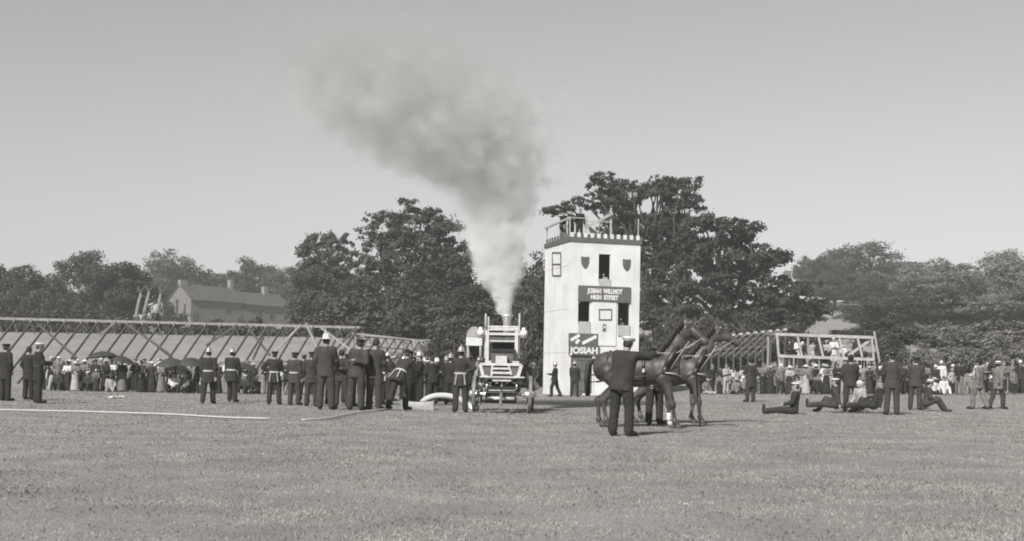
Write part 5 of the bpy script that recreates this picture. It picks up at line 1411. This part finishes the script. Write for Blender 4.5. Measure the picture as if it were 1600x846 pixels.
# ------------------------------------------------------------------ the crowd
def proto(kind):
    """a spectator kept as meshes: list of (part name, mesh, material role)"""
    vx = .034
    spec = {'man_a': dict(pose=dict(arms=('down', 'pocket'), legs=('stand', 'ease')), hat='bowler'), 'man_b': dict(pose=dict(arms=('front', 'front'), legs=('stand', 'stand')), hat='flat'),
            'man_c': dict(pose=dict(arms=('pocket', 'pocket'), legs=('ease', 'ease'), head=(0, 20)), hat='boater'), 'man_d': dict(pose=dict(arms=('cross', 'cross'), head=(0, -20)), hat='flat'),
            'woman_a': dict(pose=dict(arms=('front', 'front'), head=(0, 10)), hat='wide', dress=1), 'woman_b': dict(pose=dict(arms=('lap', 'down'), head=(0, -15)), hat='boater', dress=1), 'woman_c': dict(pose=dict(arms=('low', 'low'), head=(5, 0)), hat='bonnet', dress=1),
            'sit_a': dict(pose=dict(arms=('lap', 'lap'), legs=('crook', 'crook'), lean=8), hat='flat'), 'sit_b': dict(pose=dict(arms=('lap', 'prop'), legs=('sit', 'crook'), lean=-8), hat='boater'), 'sit_w': dict(pose=dict(arms=('lap', 'lap'), legs=('sit', 'sit'), lean=4), hat='wide')}[kind]
    J = skeleton(**spec['pose'])
    tmp = bpy.data.objects.new('tmp', None)
    parts = [('person', nets_mesh('person', body_prims(J), .03, .025, M['skin']), 'skin')]
    if spec.get('dress'):
        parts += [('blouse', nets_mesh('blouse', tunic_prims(J, -.02, .17, .13), vx, .03, M['light_cloth']), 'top'), ('skirt', nets_mesh('skirt', skirt_prims(J), vx + .006, .04, M['dark_serge_1']), 'low')]
    else:
        parts += [('coat', nets_mesh('coat', tunic_prims(J, -.18 if spec['pose'].get('legs', ('s',))[0] not in ('crook', 'sit') else -.1), vx, .03, M['dark_serge_1']), 'top'), ('trousers', nets_mesh('trousers', trouser_prims(J), vx, .02, M['dark_serge_1']), 'low')]
    h = hat(J, spec['hat'], None); me = h.data; nm = h.name.split('.')[0]
    for c in list(h.children): bpy.data.objects.remove(c)
    bpy.data.objects.remove(h); parts.append((nm, me, 'hat'))
    return parts
PROTO = {k: proto(k) for k in ('man_a', 'man_b', 'man_c', 'man_d', 'woman_a', 'woman_b', 'woman_c', 'sit_a', 'sit_b', 'sit_w')}
TONE = {'dark_serge_0': 'black', 'dark_serge_1': 'dark', 'dark_serge_2': 'dark grey', 'black_cloth': 'black', 'mid_cloth': 'mid-grey', 'light_cloth': 'pale', 'white_cloth': 'white', 'dark_serge_3': 'dark grey', 'straw': 'straw', 'white_cap': 'white'}
ORD = ['first', 'second', 'third', 'fourth', 'fifth', 'sixth', 'seventh', 'eighth', 'ninth', 'tenth', 'eleventh', 'twelfth', 'thirteenth', 'fourteenth', 'fifteenth', 'sixteenth', 'seventeenth', 'eighteenth', 'nineteenth']
TENS = ['', '', 'twenty', 'thirty', 'forty', 'fifty']
def ordinal(i): return ORD[i] if i < 19 else (TENS[(i + 1) // 10] + ('-' + ORD[(i + 1) % 10 - 1] if (i + 1) % 10 else 'ieth')).replace('yieth', 'ieth')
KINDWORD = {'bowler_hat': 'bowler', 'flat_cap': 'cap', 'straw_boater': 'boater', 'wide_brimmed_hat': 'wide hat', 'bonnet': 'bonnet'}
def spectator(kind, loc, rz, h, top, low_, hatm, where, group):
    root = None
    for nm, me, role in PROTO[kind]:
        o = obj(nm, me, root)
        if role != 'skin': set_mat(o, {'top': top, 'low': low_, 'hat': hatm}[role])
        if root is None:
            root = o; o.location = loc; o.rotation_euler = (0, 0, rz); o.scale = (h / 1.75,) * 3
        else: hn = nm
    post_ = 'sitting ' if kind.startswith('sit') else ''
    cl = 'skirt' if kind.startswith('woman') else 'clothes'
    lab = f"{post_}spectator, {TONE[top]} top, {TONE[hatm]} {KINDWORD[hn]}, {where}"
    tag(root, lab, 'person', group)
    return root
MEN, WOM, SIT = ['man_a', 'man_b', 'man_c', 'man_d'], ['woman_a', 'woman_b', 'woman_c'], ['sit_a', 'sit_b', 'sit_w']
def crowd_row(px0, px1, Y, n, where, group, light, sit=0.0, kids=.15, zoff=0.0, face=180):
    for i in range(n):
        px = px0 + (px1 - px0) * (i + .5) / n + random.uniform(-.3, .3) * (px1 - px0) / n
        y = Y + random.uniform(-.3, .3)
        g = on_ground(px, y); g.z += zoff
        r = random.random()
        if r < sit: kind = random.choice(SIT); h = random.uniform(1.5, 1.7)
        elif r < sit + (1 - sit) * .5: kind = random.choice(MEN); h = random.uniform(1.58, 1.76)
        else: kind = random.choice(WOM); h = random.uniform(1.48, 1.62)
        if random.random() < kids and not kind.startswith('sit'): h *= random.uniform(.66, .82)
        lt = random.random() < light
        top = random.choice(['white_cloth', 'light_cloth', 'white_cloth', 'mid_cloth']) if lt else random.choice(['dark_serge_0', 'dark_serge_1', 'black_cloth', 'dark_serge_2', 'mid_cloth'])
        lo = random.choice(['dark_serge_1', 'black_cloth', 'dark_serge_0', 'mid_cloth']) if random.random() < (.75 if lt else .95) else random.choice(['light_cloth', 'light_cloth', 'white_cloth'])
        hm = random.choice(['white_cloth', 'straw', 'light_cloth', 'black_cloth']) if (kind.startswith('woman') or kind in ('man_c', 'sit_b', 'sit_w')) else random.choice(['black_cloth', 'dark_serge_1', 'mid_cloth', 'straw'])
        spectator(kind, g, R(face) + random.uniform(-.7, .7), h, top, lo, hm, f'{ordinal(i)} along {where}', group)
random.seed(21)
CG = 'spectators round the field'
crowd_row(62, 318, 61.5, 15, 'front row below long stand', CG, .3, .35)
crowd_row(70, 318, 62.6, 17, 'middle row below long stand', CG, .4)
crowd_row(66, 318, 63.2, 13, 'second row below long stand', CG, .3, .15)
crowd_row(62, 318, 63.8, 16, 'back row below long stand', CG, .35, 0, .1)
crowd_row(330, 500, 62.0, 10, 'front row behind capped firemen', CG, .3, .4)
crowd_row(330, 500, 63.4, 11, 'back row behind capped firemen', CG, .4)
crowd_row(560, 735, 63.0, 12, 'row behind helmeted firemen', CG, .3)
crowd_row(1086, 1214, 67.0, 9, 'front row below plank stand', CG, .35, .1)
crowd_row(1088, 1214, 68.2, 9, 'back row below plank stand', CG, .5)
crowd_row(1214, 1382, 64.5, 12, 'front row below platform', CG, .5, .1)
crowd_row(1214, 1382, 65.6, 12, 'middle row below platform', CG, .5)
crowd_row(1226, 1356, 68.0, 11, 'row standing on the platform', CG, .4, 0, .2, 1.37 )
crowd_row(1400, 1620, 62.0, 14, 'front row past the platform', CG, .42, .3)
crowd_row(1396, 1620, 63.4, 16, 'back row past the platform', CG, .5)
# umbrellas among the crowd
def umbrella(px, py, Y, r, m, label, tilt=(0, 0)):
    top = P(px, py, Y); g = Vector((top.x, top.y, T(top.x, top.y) + .95))
    t = empty('umbrella', g); hz = top.z - g.z
    t.rotation_euler = (R(tilt[0]), R(tilt[1]), 0)
    n = 16; prof = [(0.02, 0), (.3, -.03), (.6, -.12), (.85, -.25), (1.0, -.38)]
    mb = MB()
    vs = [((math.cos(2 * math.pi * i / n) * a * r * (1 if i % 2 == 0 else .97)), math.sin(2 * math.pi * i / n) * a * r * (1 if i % 2 == 0 else .97), hz + b * r) for a, b in prof for i in range(n)]
    mb.add(vs, [(j * n + i, (j + 1) * n + i, (j + 1) * n + (i + 1) % n, j * n + (i + 1) % n) for j in range(4) for i in range(n)] + [tuple(range(n))])
    mb.build('canopy', m, t, True)
    MB().tube([(0, 0, 0), (0, 0, hz + .05)], .012, 6).build('shaft', 'timber_dark', t)
    for k in range(8):
        a = math.pi * k / 4; MB().tube([(0, 0, hz - .01), (math.cos(a) * r * .6, math.sin(a) * r * .6, hz - .13 * r), (math.cos(a) * r, math.sin(a) * r, hz - .39 * r)], .006, 4).build('rib', 'iron', t)
    tag(t, label, 'umbrella', 'umbrellas in the crowd')
umbrella(162, 549, 61.0, .78, 'umbrella_cloth', 'largest dark umbrella, highest one over the crowd', (0, -6)); umbrella(186, 556, 61.2, .74, 'umbrella_cloth', 'dark umbrella tilted beside the highest one', (0, 14))
umbrella(268, 560, 61.0, .6, 'umbrella_cloth', 'small dark umbrella third along the crowd', (20, -5)); umbrella(298, 559, 61.0, .6, 'umbrella_cloth', 'small dark umbrella nearest the stepping fireman', (18, 8))
umbrella(383, 568, 61.2, .6, 'umbrella_cloth', 'dark umbrella tilted down behind the belted fireman', (0, 24)); umbrella(1392, 565, 63.0, .55, 'parasol_cloth', 'white parasol past the platform end', (10, 16))
